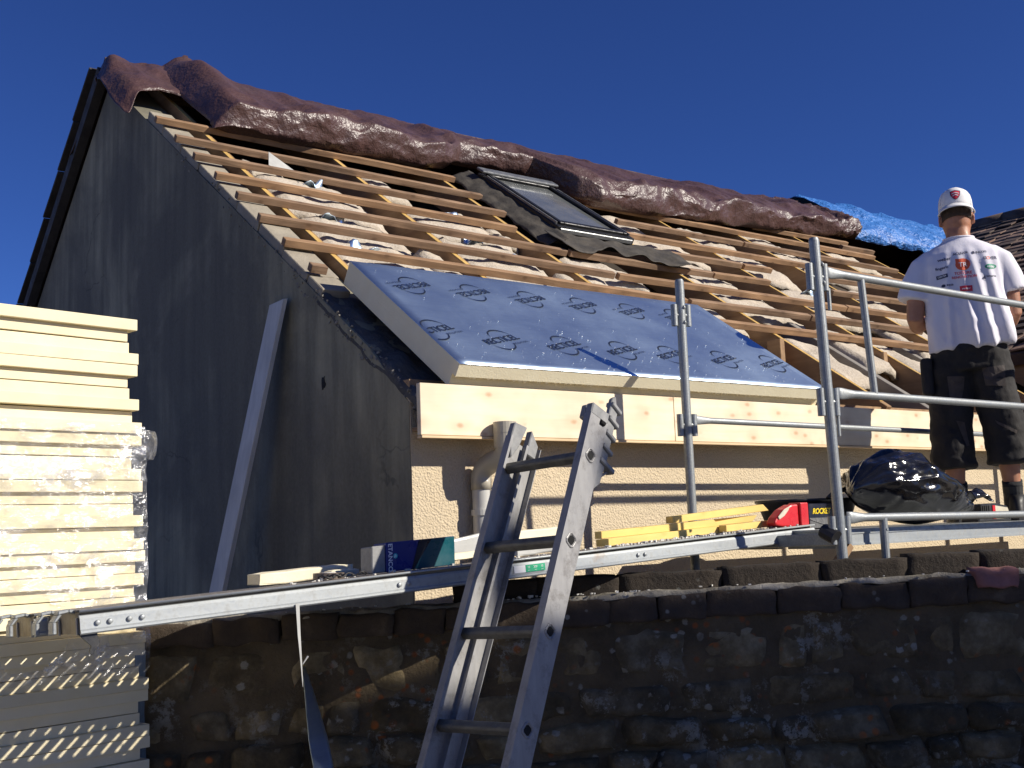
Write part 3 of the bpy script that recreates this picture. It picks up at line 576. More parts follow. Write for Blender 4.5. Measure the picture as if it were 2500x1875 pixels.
tx = text2d('RECTICEL', .056, 0, 1.0, .0010); kx = .255/(max(q[0] for q in tx[0])-min(q[0] for q in tx[0])); tx = ([(q[0]*kx, q[1]*kx*1.15) for q in tx[0]], tx[1]); tx2 = text2d('INSULATION', .021); a1 = arc2d(.036, .022, .064, .074, 5, 165); a2 = arc2d(-.036, -.022, .064, .074, 185, 345)
def logo(x, s, ang, clip=None):
    mb = MB(); c, sn = math.cos(ang), math.sin(ang); o = RP(x, s, .1022); ax = EX*c+RT*sn; ay = -EX*sn+RT*c
    for vf, off in ((tx, (0, 0)), (tx2, (.085, -.052)), (a1, (0, 0)), (a2, (0, 0))):
        pts = [(p[0]+off[0], p[1]+off[1]) for p in vf[0]]
        keep = [q for q in vf[1] if clip is None or all((o+ax*pts[i][0]+ay*pts[i][1]).x > clip for i in q)]
        place2d(mb, (pts, keep), o, ax, ay)
    mb.build('logo', M['ink'], brd)
logo(.215, .315, .42, BX0+.004)
for x in (.55, .92, 1.29, 1.625, 2.015, 2.40): logo(x, .268, .40)
for x in (.375, .735, 1.095, 1.453, 1.81, 2.16): logo(x, .845, math.pi+.43)
mb = MB()
for i in range(190):   # foam crumbs lying on the foil
    x = rnd(.2, 2.5); s = abs(random.gauss(0, .22))+.0 if i % 3 else rnd(.0, 1.05); s = min(s, 1.05); r = rnd(.0008, .0024)
    mb.obox(RP(x, s, .1025), EX*r*rnd(1, 3), RT*r*rnd(.8, 1.5), RN*r)
mb.build('foam_crumbs', M['white'], brd, kind='stuff')

# ---------------------------------------------------------------- tarpaulins along the ridge
def tarp_point(x, prof, amp, ph, v):
    n = len(prof)-1; k = min(int(v*n), n-1); f = v*n-k
    p0, p1, p2, p3 = prof[max(k-1, 0)], prof[k], prof[k+1], prof[min(k+2, n)]
    c = lambda a, b, cc, d: .5*((2*b)+(-a+cc)*f+(2*a-5*b+4*cc-d)*f*f+(-a+3*b-3*cc+d)*f**3)
    return c(p0[0], p1[0], p2[0], p3[0]), c(p0[1], p1[1], p2[1], p3[1])
def crum(p): return noise.voronoi(p)[0][0]
def tarp_pos(x, s, o):
    if s <= SR: return RP(x, s, o)
    a = RIDGE.copy(); a.x = x; return a+BT*(s-SR)+BN*o
SBT = [(.40, 3.66), (1, 3.64), (2.0, 3.74), (2.3, 3.84), (2.5, 4.05), (3.2, 4.02), (3.42, 3.62), (3.6, 3.50), (4.8, 3.62), (5.66, 3.82), (6.6, 3.98), (7.7, 4.1)]
def main_tarp(u, v):
    x = lerp(.40, 7.72, u); sb = interp(SBT, x); hump = math.exp(-((x-.57)/.15)**2); q = V3((x*1.4, v*3.5, 2))
    cr_ = .10+.04*noise.noise(V3((x*1.1, 1, 1)))-.05*math.exp(-((x-2.85)/.5)**2)
    prof = [(sb+.05, -.015), (sb-.01, .03), (sb+.0, .11), (sb+.05+.05*noise.noise(V3((x*2, 4, 4))), cr_+.09), (sb+.20, cr_+.10), (sb+.5, cr_+.05+.05*hump), (lerp(sb, SR, .72), .08+.13*hump), (SR-.1, .02+.14*hump), (SR+.12, .01+.14*hump), (SR+.45, .12), (SR+.9, .10)]
    s, o = tarp_point(x, prof, 0, 0, v)
    k = math.sin(math.pi*v)**.5 if 0 < v < 1 else 0
    o += k*(.022*sstep(.42, .2, v)*(ridg(V3((x*6.5, v*1.2, 31)), 2)*.6)+.03*fbm(q*1.4, 3)+.075*(ridg(V3((x*1.7+v*1.8, v*3.6-x*.9, 3)), 2)*.6-.3)+.075*(crum(V3((x*2.6+v*2.2, v*4.6-x*.6, 9)))-.5)+.022*(crum(V3((x*6-v*3, v*11+x*2, 2)))-.5)+.006*(crum(V3((x*14, v*24, 5)))-.5))
    s += k*.05*fbm(V3((x*2.1, v*4, 7)), 3)
    e = sstep(.40, .49, x); o = lerp(.02, o, e**.6); x2 = x-.06*(1-e)+.03*noise.noise(V3((v*5, 2, x)))
    if x > 7.0: o = lerp(o, o*.75+.05*ridg(V3((x*7, v*9, 5)), 3), sstep(7.0, 7.5, x))
    return tarp_pos(x2, s, max(o, .035 if s > sb+.1 else -.03))
mb = MB(); mb.grid(main_tarp, 460, 76); mb.build('brown_tarpaulin', M['tarp'], None, 'long crumpled brown tarpaulin rolled up along the ridge above the skylight', 'tarpaulin', 'tarpaulins on the ridge', smooth=True, solid=.004)
mb = MB()       # left edge curtain of the main sheet, hanging folded back
def curtain(u, v):
    a = main_tarp(0, lerp(.02, .74, v)); x = lerp(0, .16, u); return a+V3((x+.015*math.sin(v*17), .05*math.sin(u*3+v*4)+.06*u, -.14*u-.03*math.sin(v*9+u*4)))
def flap(u, v):
    x = lerp(-.07, .62, u); q = V3((x*2.2, v*3, 11))
    prof = [(4.28+.10*math.sin(x*7), .03), (4.42, .05), (4.75, .06), (SR-.06, .05), (SR+.07, .05), (SR+.35, .085), (SR+.75, .075)]
    s, o = tarp_point(x, prof, 0, 0, v); k = 1-.6*abs(2*v-1)
    o += k*(.03*fbm(q*1.2, 3)+.06*(crum(V3((x*4.5, v*5, 3)))-.5)+.03*(crum(V3((x*10, v*11, 6)))-.5)); o = max(o, .03); ed = (1-sstep(-.07, .05, x))
    p = tarp_pos(x, s, o); p.z -= .16*ed*ed+.02*ed*math.sin(v*14); p.x -= .05*ed*math.sin(v*6)
    return p
mb.grid(flap, 60, 50); mb.build('brown_tarpaulin', M['tarp'], None, 'short brown tarpaulin flap folded over the gable peak', 'tarpaulin', 'tarpaulins on the ridge', smooth=True, solid=.004)
def blue(u, v):
    x = lerp(7.72, 11.2, u); q = V3((x*1.8, v*3, 21)); sb = 4.12-.02*(x-7.5)
    prof = [(sb, .03), (sb+.02, .10), (sb+.2, .17), (4.8, .19), (SR, .17), (SR+.4, .10), (SR+.8, .08)]
    s, o = tarp_point(x, prof, 0, 0, v); o += .05*fbm(q*1.2, 3)+.07*(crum(V3((x*2.4-v*2, v*5+x, 4)))-.5)+.035*(crum(V3((x*6, v*12, 8)))-.5); return tarp_pos(x, s, max(o, .03))
mb = MB(); mb.grid(blue, 130, 44); mb.build('blue_tarpaulin', M['bluetarp'], None, 'bright blue tarpaulin over the ridge left of the worker', 'tarpaulin', 'tarpaulins on the ridge', smooth=True, solid=.004)

# ---------------------------------------------------------------- stack of foam boards
SD = V3((.9836, .1805, 0)).normalized(); SI = V3((-.1805, .9836, 0)); TOPZ = 2.481; BH = .0795
NB = 29; ordn = ['topmost', 'second', 'third', 'fourth', 'fifth', 'sixth', 'seventh', 'eighth', 'ninth', 'tenth', 'eleventh', 'twelfth', 'thirteenth', 'fourteenth', 'fifteenth', 'sixteenth', 'seventeenth', 'eighteenth', 'nineteenth', 'twentieth', 'twenty-first', 'twenty-second', 'twenty-third', 'twenty-fourth', 'twenty-fifth', 'twenty-sixth', 'twenty-seventh', 'twenty-eighth', 'lowest']
for i in range(NB):
    z1 = TOPZ-i*BH; f = (TOPZ-z1)/1.55; c = V3((lerp(-1.173, -1.075, f), lerp(-.037, .10, f), 0))+SD*rnd(-.008, .008)+SI*rnd(-.006, .006)
    flip = i in (1, 3, 4, 6, 8, 9, 12, 13, 15, 17, 20, 22); lip = .040; tilt = SD*1.2+UP*rnd(-.003, .003); rec = .026
    mb = MB(); za, zb = (z1-BH+.001, z1-BH+.0395) if not flip else (z1-lip, z1-.001)
    zc, zd = (z1-lip, z1-.0012) if not flip else (z1-BH+.001, z1-.0402)
    mb.obox(c-tilt+UP*zc, tilt, SI*.98, UP*(zd-zc))                 # proud half
    mb.obox(c-tilt+SI*.020+UP*za+SD*.0, tilt-SD*rec, SI*.94, UP*(zb-za))    # recessed tongue half
    cs = 'cream foam insulation board, %s from the top of the tall stack at left' % ordn[i] if 0 < i < NB-1 else 'cream foam insulation board, %s of the tall stack at left' % ordn[i]
    mb.build('foam_board', M['foam'], None, cs, 'foam board', 'foam boards in the stack', bevel=.002, seg=2)
pal = empty('pallet', (-1.7, .6, 0), 'wooden pallet under the tall stack of foam boards', 'pallet'); zp = TOPZ-NB*BH; c0 = V3((-1.02, .17, 0))
for k in range(3): mb = MB(); mb.obox(c0+SI*(.02+k*.42)-SD*1.2, SD*1.2, SI*.1, UP*(zp-.03)); mb.build('bearer', M['rafter'], pal)
for k in range(6): mb = MB(); mb.obox(c0-SD*(1.2-k*.22)+UP*(zp-.029), SD*.1, SI*.98, UP*.027); mb.build('slat', M['pine_x'], pal)
# stretch film round the lower boards
mb = MB()
def film(u, v):
    z1 = lerp(1.27, 2.13, v); f = (TOPZ-z1)/1.55; c = V3((lerp(-1.173, -1.075, f), lerp(-.037, .10, f), 0)); L = 1.22
    d = u*1.262; q = V3((u*5, v*6, 3)); bul = .012+.035*(noise.voronoi(V3((u*8, v*7, 3)))[0][0]-.4)+.014*(noise.voronoi(V3((u*22, v*18, 1)))[0][0]-.4)+.010*noise.noise(q*.8); bul = max(bul, .002)
    if d < L: p = c-SD*(L-d)-SI*(bul+.006)
    else: p = c+SI*(d-L)+SD*(bul+.012+.03*math.exp(-((v-.93)/.07)**2)*math.exp(-((d-L-.03)/.06)**2))
    p.z = z1+.012*noise.noise(V3((u*4, v*3, 8))); return p
nu, nv = 150, 80; vs_ = [film(i/nu, j/nv) for j in range(nv+1) for i in range(nu+1)]; fs = []
for j in range(nv):
    for i in range(nu):
        u, v = i/nu, j/nv; h1 = ((u-.63)/.10)**2+((v-.17)/.13)**2+.5*noise.noise(V3((u*12, v*9, 1))) < 1; h2 = v > .97+.03*noise.noise(V3((u*9, 0, 0)))
        h3 = u*1.262 > 1.212 and not .84 < v < .96
        if not (h1 or h2 or h3): fs.append((j*(nu+1)+i, j*(nu+1)+i+1, (j+1)*(nu+1)+i+1, (j+1)*(nu+1)+i))
mb.add(vs_, fs); mb.build('stretch_film', M['film'], None, 'torn clear stretch film wrapped round the foam board stack', 'plastic film', smooth=True)

# ---------------------------------------------------------------- scaffold
sc = empty('scaffold', (2.5, -.65, 0), 'galvanised tube scaffold with guard rails in front of the house', 'scaffold')
G = M['galv']; PR = .0213
TPX, TPY, HPX, HPY = 1.232, -1.088, 1.274, -.259
mb = MB(); mb.tube([(TPX+.012, TPY, 1.425), (TPX-.026, TPY, 2.82)], PR, 20); mb.tube([(TPX-.026, TPY, 2.82), (TPX-.0265, TPY, 2.832)], [PR, PR*.8], 20); mb.build('standard', G, sc, smooth=False)
mb = MB(); mb.tube([(HPX, HPY, 0), (HPX, HPY, 2.825)], PR, 20); mb.tube([(HPX, HPY, 2.825), (HPX, HPY, 2.835)], [PR, PR*.8], 20); mb.build('standard', G, sc)
for x, y, z0 in ((4.75, TPY, 0), (4.79, HPY, 0)):
    mb = MB(); mb.tube([(x, y, z0), (x, y, 2.83)], PR, 20); mb.build('standard', G, sc)
def flat_end_rail(a, b, r=.0165, name='guard_rail'):
    a, b = V3(a), V3(b); d = (b-a).normalized(); rings = []; n = 16; sd = d.cross(UP).normalized(); u = sd.cross(d)
    L = (b-a).length; prof = [(0, .3, 1.45), (.035, .3, 1.45), (.075, .75, 1.2), (.11, 1, 1), (L-.11, 1, 1), (L-.075, .75, 1.2), (L-.03, .3, 1.45), (L, .3, 1.45)]
    for t, e, h in prof: rings.append([a+d*t+sd*math.cos(2*math.pi*k/n)*r*e+u*math.sin(2*math.pi*k/n)*r*h for k in range(n)])
    mb = MB(); mb.loft(rings); return mb.build(name, G, sc, smooth=True)
flat_end_rail((TPX+.035, TPY, 2.697), (4.75, TPY, 2.700)); flat_end_rail((TPX+.05, TPY, 2.203), (4.75, TPY, 2.197)); flat_end_rail((TPX+.055, TPY, 1.707), (4.75, TPY, 1.672))
flat_end_rail((HPX+.04, HPY, 2.180), (4.78, HPY, 2.160), .0145)
mb = MB(); mb.tube([(1.497, TPY, 2.69), (1.53, TPY, 2.205)], .0155, 14); mb.build('brace', G, sc)
mb = MB(); mb.tube([(1.522, TPY, 1.70), (1.520, TPY, 1.46)], .017, 14); mb.tube([(1.522, TPY-.017, 1.655), (1.522, TPY-.0185, 1.655)], .006, 10); mb.build('brace', G, sc)
mb = MB(); mb.tube([(3.2, TPY, 2.69), (3.23, TPY, 2.205)], .0155, 14); mb.build('brace', G, sc)
def coupler(x, y, z, dz=.055):
    mb = MB(); off = PR+.016
    for sx in (-1, 1):
        mb.pipe((x+sx*off*.92, y-sx*off*.25, z-dz), (x+sx*off*.92, y-sx*off*.25, z+dz), .0155, .003, 16)
    mb.tube([(x-off*.9, y+off*.25-.002, z), (x+off*.9, y-off*.25-.002, z)], .010, 8); return mb.build('rail_cup', G, sc)
for z in (2.67, 2.165, 1.66): coupler(TPX-.026+(2.82-z)*.027, TPY, z)
for z in (2.665, 2.155): coupler(HPX, HPY, z, .05)
for z in (2.60, 2.09): mb = MB(); mb.tube([(TPX+.045, TPY, z-.06), (TPX+.045, TPY, z+.03)], .008, 10); mb.build('wedge_pin', G, sc)
for p in ((TPX-.01, TPY-PR, 2.72), (TPX-.008, TPY-PR, 2.645), (HPX, HPY-PR, 2.70), (HPX, HPY-PR, 2.63)):
    mb = MB(); mb.tube([V3(p)+V3((0, .004, .012)), V3(p)+V3((0, -.001, 0)), V3(p)+V3((0, .004, -.012))], [.003, .008, .003], 8); mb.build('weld', G, sc, smooth=True)
MB().bar((TPX+.02, TPY+.02, 1.625), (HPX-.01, HPY-.02, 1.61), .045, .05).build('transom', G, sc, bevel=.004)
MB().bar((4.75, TPY+.02, 1.62), (4.79, HPY-.02, 1.61), .045, .05).build('transom', G, sc, bevel=.004)
for k, y in enumerate((-1.03, -.70, -.37)):      # decks of the bay the worker stands on
    mb = MB(); dz = -.02 if k == 0 else 0
    mb.box(1.34, 4.73, y, y+.315, 1.655, 1.662); mb.box(1.34, 4.73, y, y+.004, 1.60, 1.6549); mb.box(1.34, 4.73, y+.311, y+.315, 1.60, 1.6549); mb.box(1.34, 4.73, y-.004, y-.0001, 1.596, 1.604); mb.box(1.34, 4.73, y-.004, y-.0001, 1.642, 1.652)
    mb.build('deck', M['zinc'], sc)
for y in (-1.03, -.70, -.37):
    for x in (1.345, 4.7):
        MB().box(x, x+.03, y+.02, y+.295, 1.585, 1.6549).build('deck_end', M['galv'], sc)
mb = MB(); mb.bar((1.30, TPY+.01, 1.60), (1.08, TPY+.02, 1.40), .03, .03); mb.build('corner_brace', M['rafter'], sc)
mb = MB(); mb.tube([(1.20, TPY+.05, 1.66), (1.20, TPY-.01, 1.63)], .03, 10); mb.build('clamp', M['blackplastic'], sc)

# ---------------------------------------------------------------- two steel planks reaching out to the left
PE = V3((3.053, 0, .150)); PL = PE.length; PX = PE.normalized(); PY = V3((0, 1, -.055)).normalized(); PZ = PX.cross(PY).normalized()
P0 = V3((-1.566, -.775, 1.471))
def plank(k, stagger, lab):
    O = P0+PY*(.335*k)+PX*stagger; pl = empty('steel_plank', O+PX*1.5, lab, 'scaffold plank', 'steel planks beside the ladder')
    def P(t, y, z): return O+PX*t+PY*y+PZ*z
    W = .32; H = .066
    prof = [(.012, .0), (.0, .0), (-.004, .004), (-.004, .010), (.0015, .014), (.0015, .042), (.006, .050), (.014, .0525), (.016, .0525), (.016, .050), (.005, .041), (.005, .006), (.012, .004)]
    for mir in (0, 1):
        mb = MB(); pr = [((W-a if mir else a), b) for a, b in prof]; mb.prism(pr, O, PY, PZ, PX*PL); mb.build('side_rail', M['zinc'], pl, smooth=False)
    mb = MB(); top = H; tk = .0035            # perforated top: slots across the plank
    pitch = .0545; n = int(PL/pitch); cuts = [(.0, .03, 0), (.03, .125, 1), (.125, .165, 0), (.165, .20, 2), (.20, .32, 0)]
    for i in range(n+1):
        a = i*pitch; b = min(a+pitch, PL); sl_ = .013
        for y0, y1, ty in cuts:
            if ty == 0 or i in (0, n) or i > 19: mb.obox(P(a, y0, top-tk), PX*(b-a), PY*(y1-y0), PZ*tk)
            elif ty == 1: mb.obox(P(a, y0, top-tk), PX*(b-a-sl_), PY*(y1-y0), PZ*tk)
            else:
                c = (b-a)*.35; mb.obox(P(a, y0, top-tk), PX*c, PY*(y1-y0), PZ*tk); mb.obox(P(a+c+.010, y0, top-tk), PX*(b-a-c-.010), PY*(y1-y0), PZ*tk)
    mb.build('top_plate', M['planktop'], pl)
    mb = MB(); mb.tube([P(0, .002, top-.004), P(PL, .002, top-.004)], .004, 8); mb.tube([P(0, W-.002, top-.004), P(PL, W-.002, top-.004)], .004, 8); mb.build('top_edge', M['zinc'], pl, smooth=True)
    for t in (.004, PL-.008):
        mb = MB(); mb.obox(P(t, .02, .002), PX*.005, PY*(W-.04), PZ*(H-.008)); mb.build('end_plate', simple('tan_end_plate', (.34, .29, .20), (.22, .185, .13), .6, .3, 20), pl)
    for y in (.055, .225):          # hooked claws at the free end
        mb = MB(); pts = [P(.02, y, .050), P(-.012, y, .062), P(-.040, y, .058), P(-.055, y, .040), P(-.056, y, .008)]
        for a, b in zip(pts, pts[1:]): mb.obox(a, b-a, PY*.045, (PZ*.010 if abs((b-a).normalized().dot(PZ)) < .7 else PX*.010))
        mb.build('claw', M['galv'], pl, bevel=.002)
        mb = MB(); mb.obox(P(-.002, y-.03, .0), PX*.004, PY*.012, PZ*.045); mb.build('claw_web', M['greyplastic'], pl)
    for t in (.045, .078, .130, .165, .985, 1.02, 2.02, 2.055, 2.86, 2.90):
        mb = MB(); mb.tube([P(t, .002, .028), P(t, -.0035, .028), P(t, -.005, .028)], [.0075, .0075, .004], 10); mb.build('rivet', M['zinc'], pl, smooth=True)
    return pl, P
pA, PA = plank(0, 0, 'near steel scaffold plank with a green label, running behind the ladder')
pB, PB = plank(1, -.03, 'far steel scaffold plank, nearer the house, carrying foam offcuts')
mb = MB(); mb.obox(PA(1.44, .0, .017), PX*.115, PZ*.024, PY*-.0012); mb.build('label_white', M['white'], pA)
mb = MB(); mb.obox(PA(1.49, -.0014, .017), PX*.085, PZ*.024, PY*-.0008); lg = mb.build('label_green', M['green'], pA)
for i, s_ in enumerate(('10', '200', '10')): mb = MB(); place2d(mb, text2d(s_, .011), PA(1.503+i*.029, -.0026, .0325), PX, PZ); place2d(mb, text2d('kg/m', .005), PA(1.503+i*.029, -.0026, .0225), PX, PZ); mb.build('label_print', M['white'], lg)
mb = MB(); mb.prism([(0, 0), (.05, .0), (.055, -.03), (.035, -.06), (.028, -.052), (.034, -.036)], PA(-.005, .01, .004), PX, PZ, PY*.01); mb.build('lock_tab', M['blackplastic'], pA)

# ---------------------------------------------------------------- ladder
LO = V3((-.221, -.914, 1.91)); LS = V3((-.120, -.033, -.257)); LD = V3((.052, -.300, .019)); LW = LD.length
ls = LS.normalized(); ld = (LD-ls*LD.dot(ls)).normalized(); ln = ls.cross(ld).normalized(); ST = LS.length
lad = empty('ladder', LO+LS*7.35+LD*.5, 'dirty aluminium ladder with hooked plastic top leaning by the scaffold planks', 'ladder')
def LP(i, d, n): return LO+ls*(ST*i)+ld*d+ln*n
def cstile(d0, sgn, n0, n1, i0, i1, name):
    t = .003; wdt = .028; poly = [(0, n0), (0, n1), (-sgn*wdt, n1), (-sgn*wdt, n1-.010), (-sgn*(wdt-t), n1-.010), (-sgn*(wdt-t), n1-t), (-sgn*t, n1-t), (-sgn*t, n0+t), (-sgn*(wdt-t), n0+t), (-sgn*(wdt-t), n0+.010), (-sgn*wdt, n0+.010), (-sgn*wdt, n0)]
    mb = MB(); mb.prism(poly, LO+ls*(ST*i0)+ld*d0, ld, ln, ls*(ST*(i1-i0))); return mb.build(name, M['alu'], lad)
stR = cstile(LW+.028, 1, -.046, .040, -.48, 7.42, 'stile'); stL = cstile(-.028, -1, -.044, .044, -.36, 7.42, 'stile')
mb = MB(); mb.prism([(-.028, -.045), (-.028, -.105), (-.002, -.105), (-.002, -.102), (-.025, -.102), (-.025, -.045)], LO+ls*(ST*-.42), ld, ln, ls*(ST*7.82)); mb.build('guide_rail', M['alu'], lad)
for i in range(8):
    mb = MB(); c = LP(i, 0, 0); hu, hn = .017, .016
    rd = (ln*.92+ls*-.38).normalized(); ru = ld.cross(rd).normalized()
    oct_ = [(-.016, -.010), (-.010, -.016), (.010, -.016), (.016, -.010), (.016, .010), (.010, .016), (-.010, .016), (-.016, .010)]
    mb.prism(oct_, c-ld*.024, rd, ru, ld*(LW+.048)); rg = mb.build('rung', M['rung'], lad, bevel=.002)
    mb = MB(); mb.prism([(a*.78, b*.78) for a, b in oct_], LP(i, LW+.0282, 0), rd, ru, ld*.0012); mb.build('rung_end', M['darkhole'], rg)
    mb = MB()
    for k in range(8):
        a, b = oct_[k], oct_[(k+1) % 8]; pa = LP(i, LW+.0285, 0)+rd*a[0]*1.12+ru*a[1]*1.12; pb = LP(i, LW+.0285, 0)+rd*b[0]*1.12+ru*b[1]*1.12; mb.tube([pa, pb], .003, 6)
    mb.build('rung_rim', M['alu'], rg)
mb = MB()       # right head: grey block, fins and hook facing the scaffold
mb.obox(LP(-.60, LW-.001, -.045), ls*.04, ld*.030, ln*.085)
hd = mb.build('head_cap', M['greyplastic'], lad, bevel=.004)
mb = MB(); mb.prism([(-.095, -.046), (.235, -.046), (.20, -.075), (.10, -.085), (-.06, -.085), (-.11, -.06)], LO+ls*(ST*-.48)+ld*(LW+.006), ls, ln, ld*.018); mb.build('head_body', M['greyplastic'], hd, bevel=.003)
for k, s_ in enumerate((-.085, -.035, .015, .065, .115)):
    mb = MB(); mb.obox(LO+ls*(ST*-.48+s_)+ld*(LW-.002)+ln*-.047, ln*-(.050 if k < 4 else .075)+ls*.014, ls*.016, ld*.034); mb.build('fin', M['greyplastic'], hd, bevel=.003)
mb = MB(); mb.bar(LO+ls*(ST*-.48+.20)+ld*(LW+.014)+ln*-.05, LO+ls*(ST*-.48+.13)+ld*(LW+.014)+ln*-.115, .007, .007); mb.build('hook_stay', M['alu'], hd)
mb = MB(); mb.tube([LO+ls*(ST*-.48+.012)+ld*(LW+.0285)+ln*-.028, LO+ls*(ST*-.48+.012)+ld*(LW+.0285)+ln*-.008], .009, 10); mb.build('oval_slot', M['darkhole'], hd)
mb = MB(); mb.obox(LP(-.62, LW-.034, -.025), ls*.05, ld*.030, ln*.055); mb.build('head_block', M['greyplastic'], hd, bevel=.006)
mb = MB(); mb.prism([(-.05, .040), (.02, .042), (.075, .018), (.02, -.005), (-.06, -.02)], LO+ls*(ST*-.36)+ld*-.029, ls, ln, ld*.026); hl = mb.build('head_cap', M['greyplastic'], lad, bevel=.003)
mb = MB(); mb.prism([(-.06, -.042), (.03, -.042), (.03, -.088), (-.02, -.088)], LO+ls*(ST*-.36)+ld*-.029, ls, ln, ld*.028); mb.build('head_fin', M['greyplastic'], hl, bevel=.003)
for n_ in (-.03, .025): mb = MB(); mb.obox(LP(7.42, -.03, n_-.02), ls*.03, ld*(.032), ln*.05); mb.build('rubber_foot', M['blackplastic'], lad, bevel=.004)
mb = MB(); mb.obox(LP(7.42, LW-.001, -.046), ls*.03, ld*.032, ln*.086); mb.build('rubber_foot', M['blackplastic'], lad, bevel=.004)

# ---------------------------------------------------------------- white board leaning on the gable
mb = MB(); tp, bt = V3((-.012, 1.315, 2.92)), V3((-.46, 1.84, 0)); dd = (tp-bt); wv = V3((0, .145, .03)); th = V3((.026, 0, .006))
mb.add([bt-wv/2, bt+wv/2, tp+wv/2-dd*.012, tp-wv/2]+[q+th for q in (bt-wv/2, bt+wv/2, tp+wv/2-dd*.012, tp-wv/2)], [(0, 1, 2, 3), (7, 6, 5, 4), (0, 4, 5, 1), (1, 5, 6, 2), (2, 6, 7, 3), (3, 7, 4, 0)])
mb.build('plank_board', M['whiteboard'], None, 'long whitish plank leaning against the grey gable wall', 'plank', bevel=.002)

# ---------------------------------------------------------------- things lying on the planks
def top(x, y): t = (x-P0.x)/PX.x; q = P0+PX*t; return q.z+.067-(y-P0.y)*.055
def seat(o, dz=0): return V3((o[0], o[1], top(o[0], o[1])+dz))
bx = empty('cardboard_box', seat((-.43, -.62)), 'navy and teal printed fixings box standing on the steel planks', 'box')
bo = seat((-.592, -.62), .003); bw, bd, bh = .325, .085, .097; bzv = V3((.004, 0, 1)).normalized()
mb = MB(); mb.obox(bo+PX*.052, PX*(bw-.052), PY*bd, bzv*bh); mb.build('carton', M['cardboard_blue'], bx, bevel=.002)
mb = MB(); mb.obox(bo+PY*.004, PX*.0515, PY*(bd-.008), bzv*(bh-.008)); mb.build('tray_end', M['greyplastic'], bx, bevel=.003)
def bf(a, b): return bo+PX*a+bzv*b-PY*.0012
mb = MB(); mb.add([bf(.150, .001), bf(.158, .001), bf(.232, bh-.001), bf(.180, bh-.001)], [(0, 1, 2, 3)]); mb.build('print_black', M['cardboard_black'], bx)
mb = MB(); mb.add([bf(.1585, .001), bf(bw-.001, .001), bf(bw-.001, bh-.001), bf(.2325, bh-.001)], [(0, 1, 2, 3)]); mb.build('print_teal', M['cardboard_teal'], bx)
mb = MB(); place2d(mb, text2d('ETANCO', .0225, 0, 1.02, .0006), bf(.0665, bh*.5-.002)-PY*.0008, -bzv, PX); mb.build('lettering', M['white'], bx)
mb = MB(); place2d(mb, ([(math.cos(i*.524)*.0085, math.sin(i*.524)*.0085) for i in range(12)], [tuple(range(12))]), bf(.0865, bh*.52)-PY*.0007, PX, bzv); mb.build('emblem', M['cyan'], bx)
mb = MB(); place2d(mb, ([(-.004, -.005), (-.001, -.006), (.003, .005), (0, .006)], [(0, 1, 2, 3)]), bf(.0845, bh*.52)-PY*.0012, PX, bzv); place2d(mb, ([(.001, -.005), (.004, -.004), (.006, .003), (.003, .002)], [(0, 1, 2, 3)]), bf(.0845, bh*.52)-PY*.0012, PX, bzv); mb.build('emblem_mark', M['white'], bx)
def chunk(x, y, L, W, H, rz, name, lab, mat, dz=0., ph=0., amp=.004, cat='foam offcut', grp='offcuts on the planks', tl=0.):
    a = V3((math.cos(rz)*L, math.sin(rz)*L, L*(.049+tl))); b = V3((-math.sin(rz)*W, math.cos(rz)*W, 0)); return rough_block(seat((x, y), .002+dz), a, b, V3((0, 0, H)), ph, amp).build(name, mat, None, lab, cat, grp, smooth=False)
chunk(-.86, -.33, .36, .10, .042, .02, 'foam_offcut', 'long cream foam offcut left of the navy box', M['foam_edge'], ph=3)
chunk(-.64, -.42, .115, .05, .026, .05, 'foam_offcut', 'small pale foam block touching the left end of the navy box', M['foam_edge'], .0, 9)
chunk(-.20, -.44, .27, .05, .026, .12, 'foam_offcut', 'bright thin foam strip right of the navy box', M['foam_edge'], .012, 19)
chunk(-.23, -.33, .34, .012, .075, .10, 'foam_offcut', 'grey tapered sheet offcut standing behind the foam strip', M['clearplastic'], 0, 13, .003, tl=.10)
chunk(.20, -.36, .30, .09, .05, .04, 'foam_offcut', 'grey-sided foam block seen between the ladder stiles', M['clearplastic'], .0, 29)
chunk(.16, -.30, .34, .06, .045, .02, 'foam_offcut', 'cream foam block on top of the pile between the ladder stiles', M['foam_edge'], .055, 39)
mb = MB(); mb.tube([seat((-.69, -.50), .002), seat((-.69, -.50), .022)], .052, 24); tr = mb.build('tape_roll', simple('brown_tape', (.18, .14, .11), (.11, .085, .07), .45, 0, 12), None, 'brown roll of tape lying flat near the navy box', 'tape roll')
mb = MB(); mb.tube([seat((-.69, -.50), .0221), seat((-.69, -.50), .024)], .024, 18); mb.build('core', M['debris'], tr)
mb = MB(); pts = []
for i in range(60): a = i*.33; r = .03+.012*math.sin(i*.7); pts.append(seat((-.77+i*.0022+r*math.cos(a)*.9, -.60+r*math.sin(a)), .004+.006*(1+math.sin(i*1.3))))
mb.tube(pts, .0025, 6); mb.build('cable', M['blackplastic'], None, 'thin black cable tangled on the planks left of the box', 'cable', smooth=True)
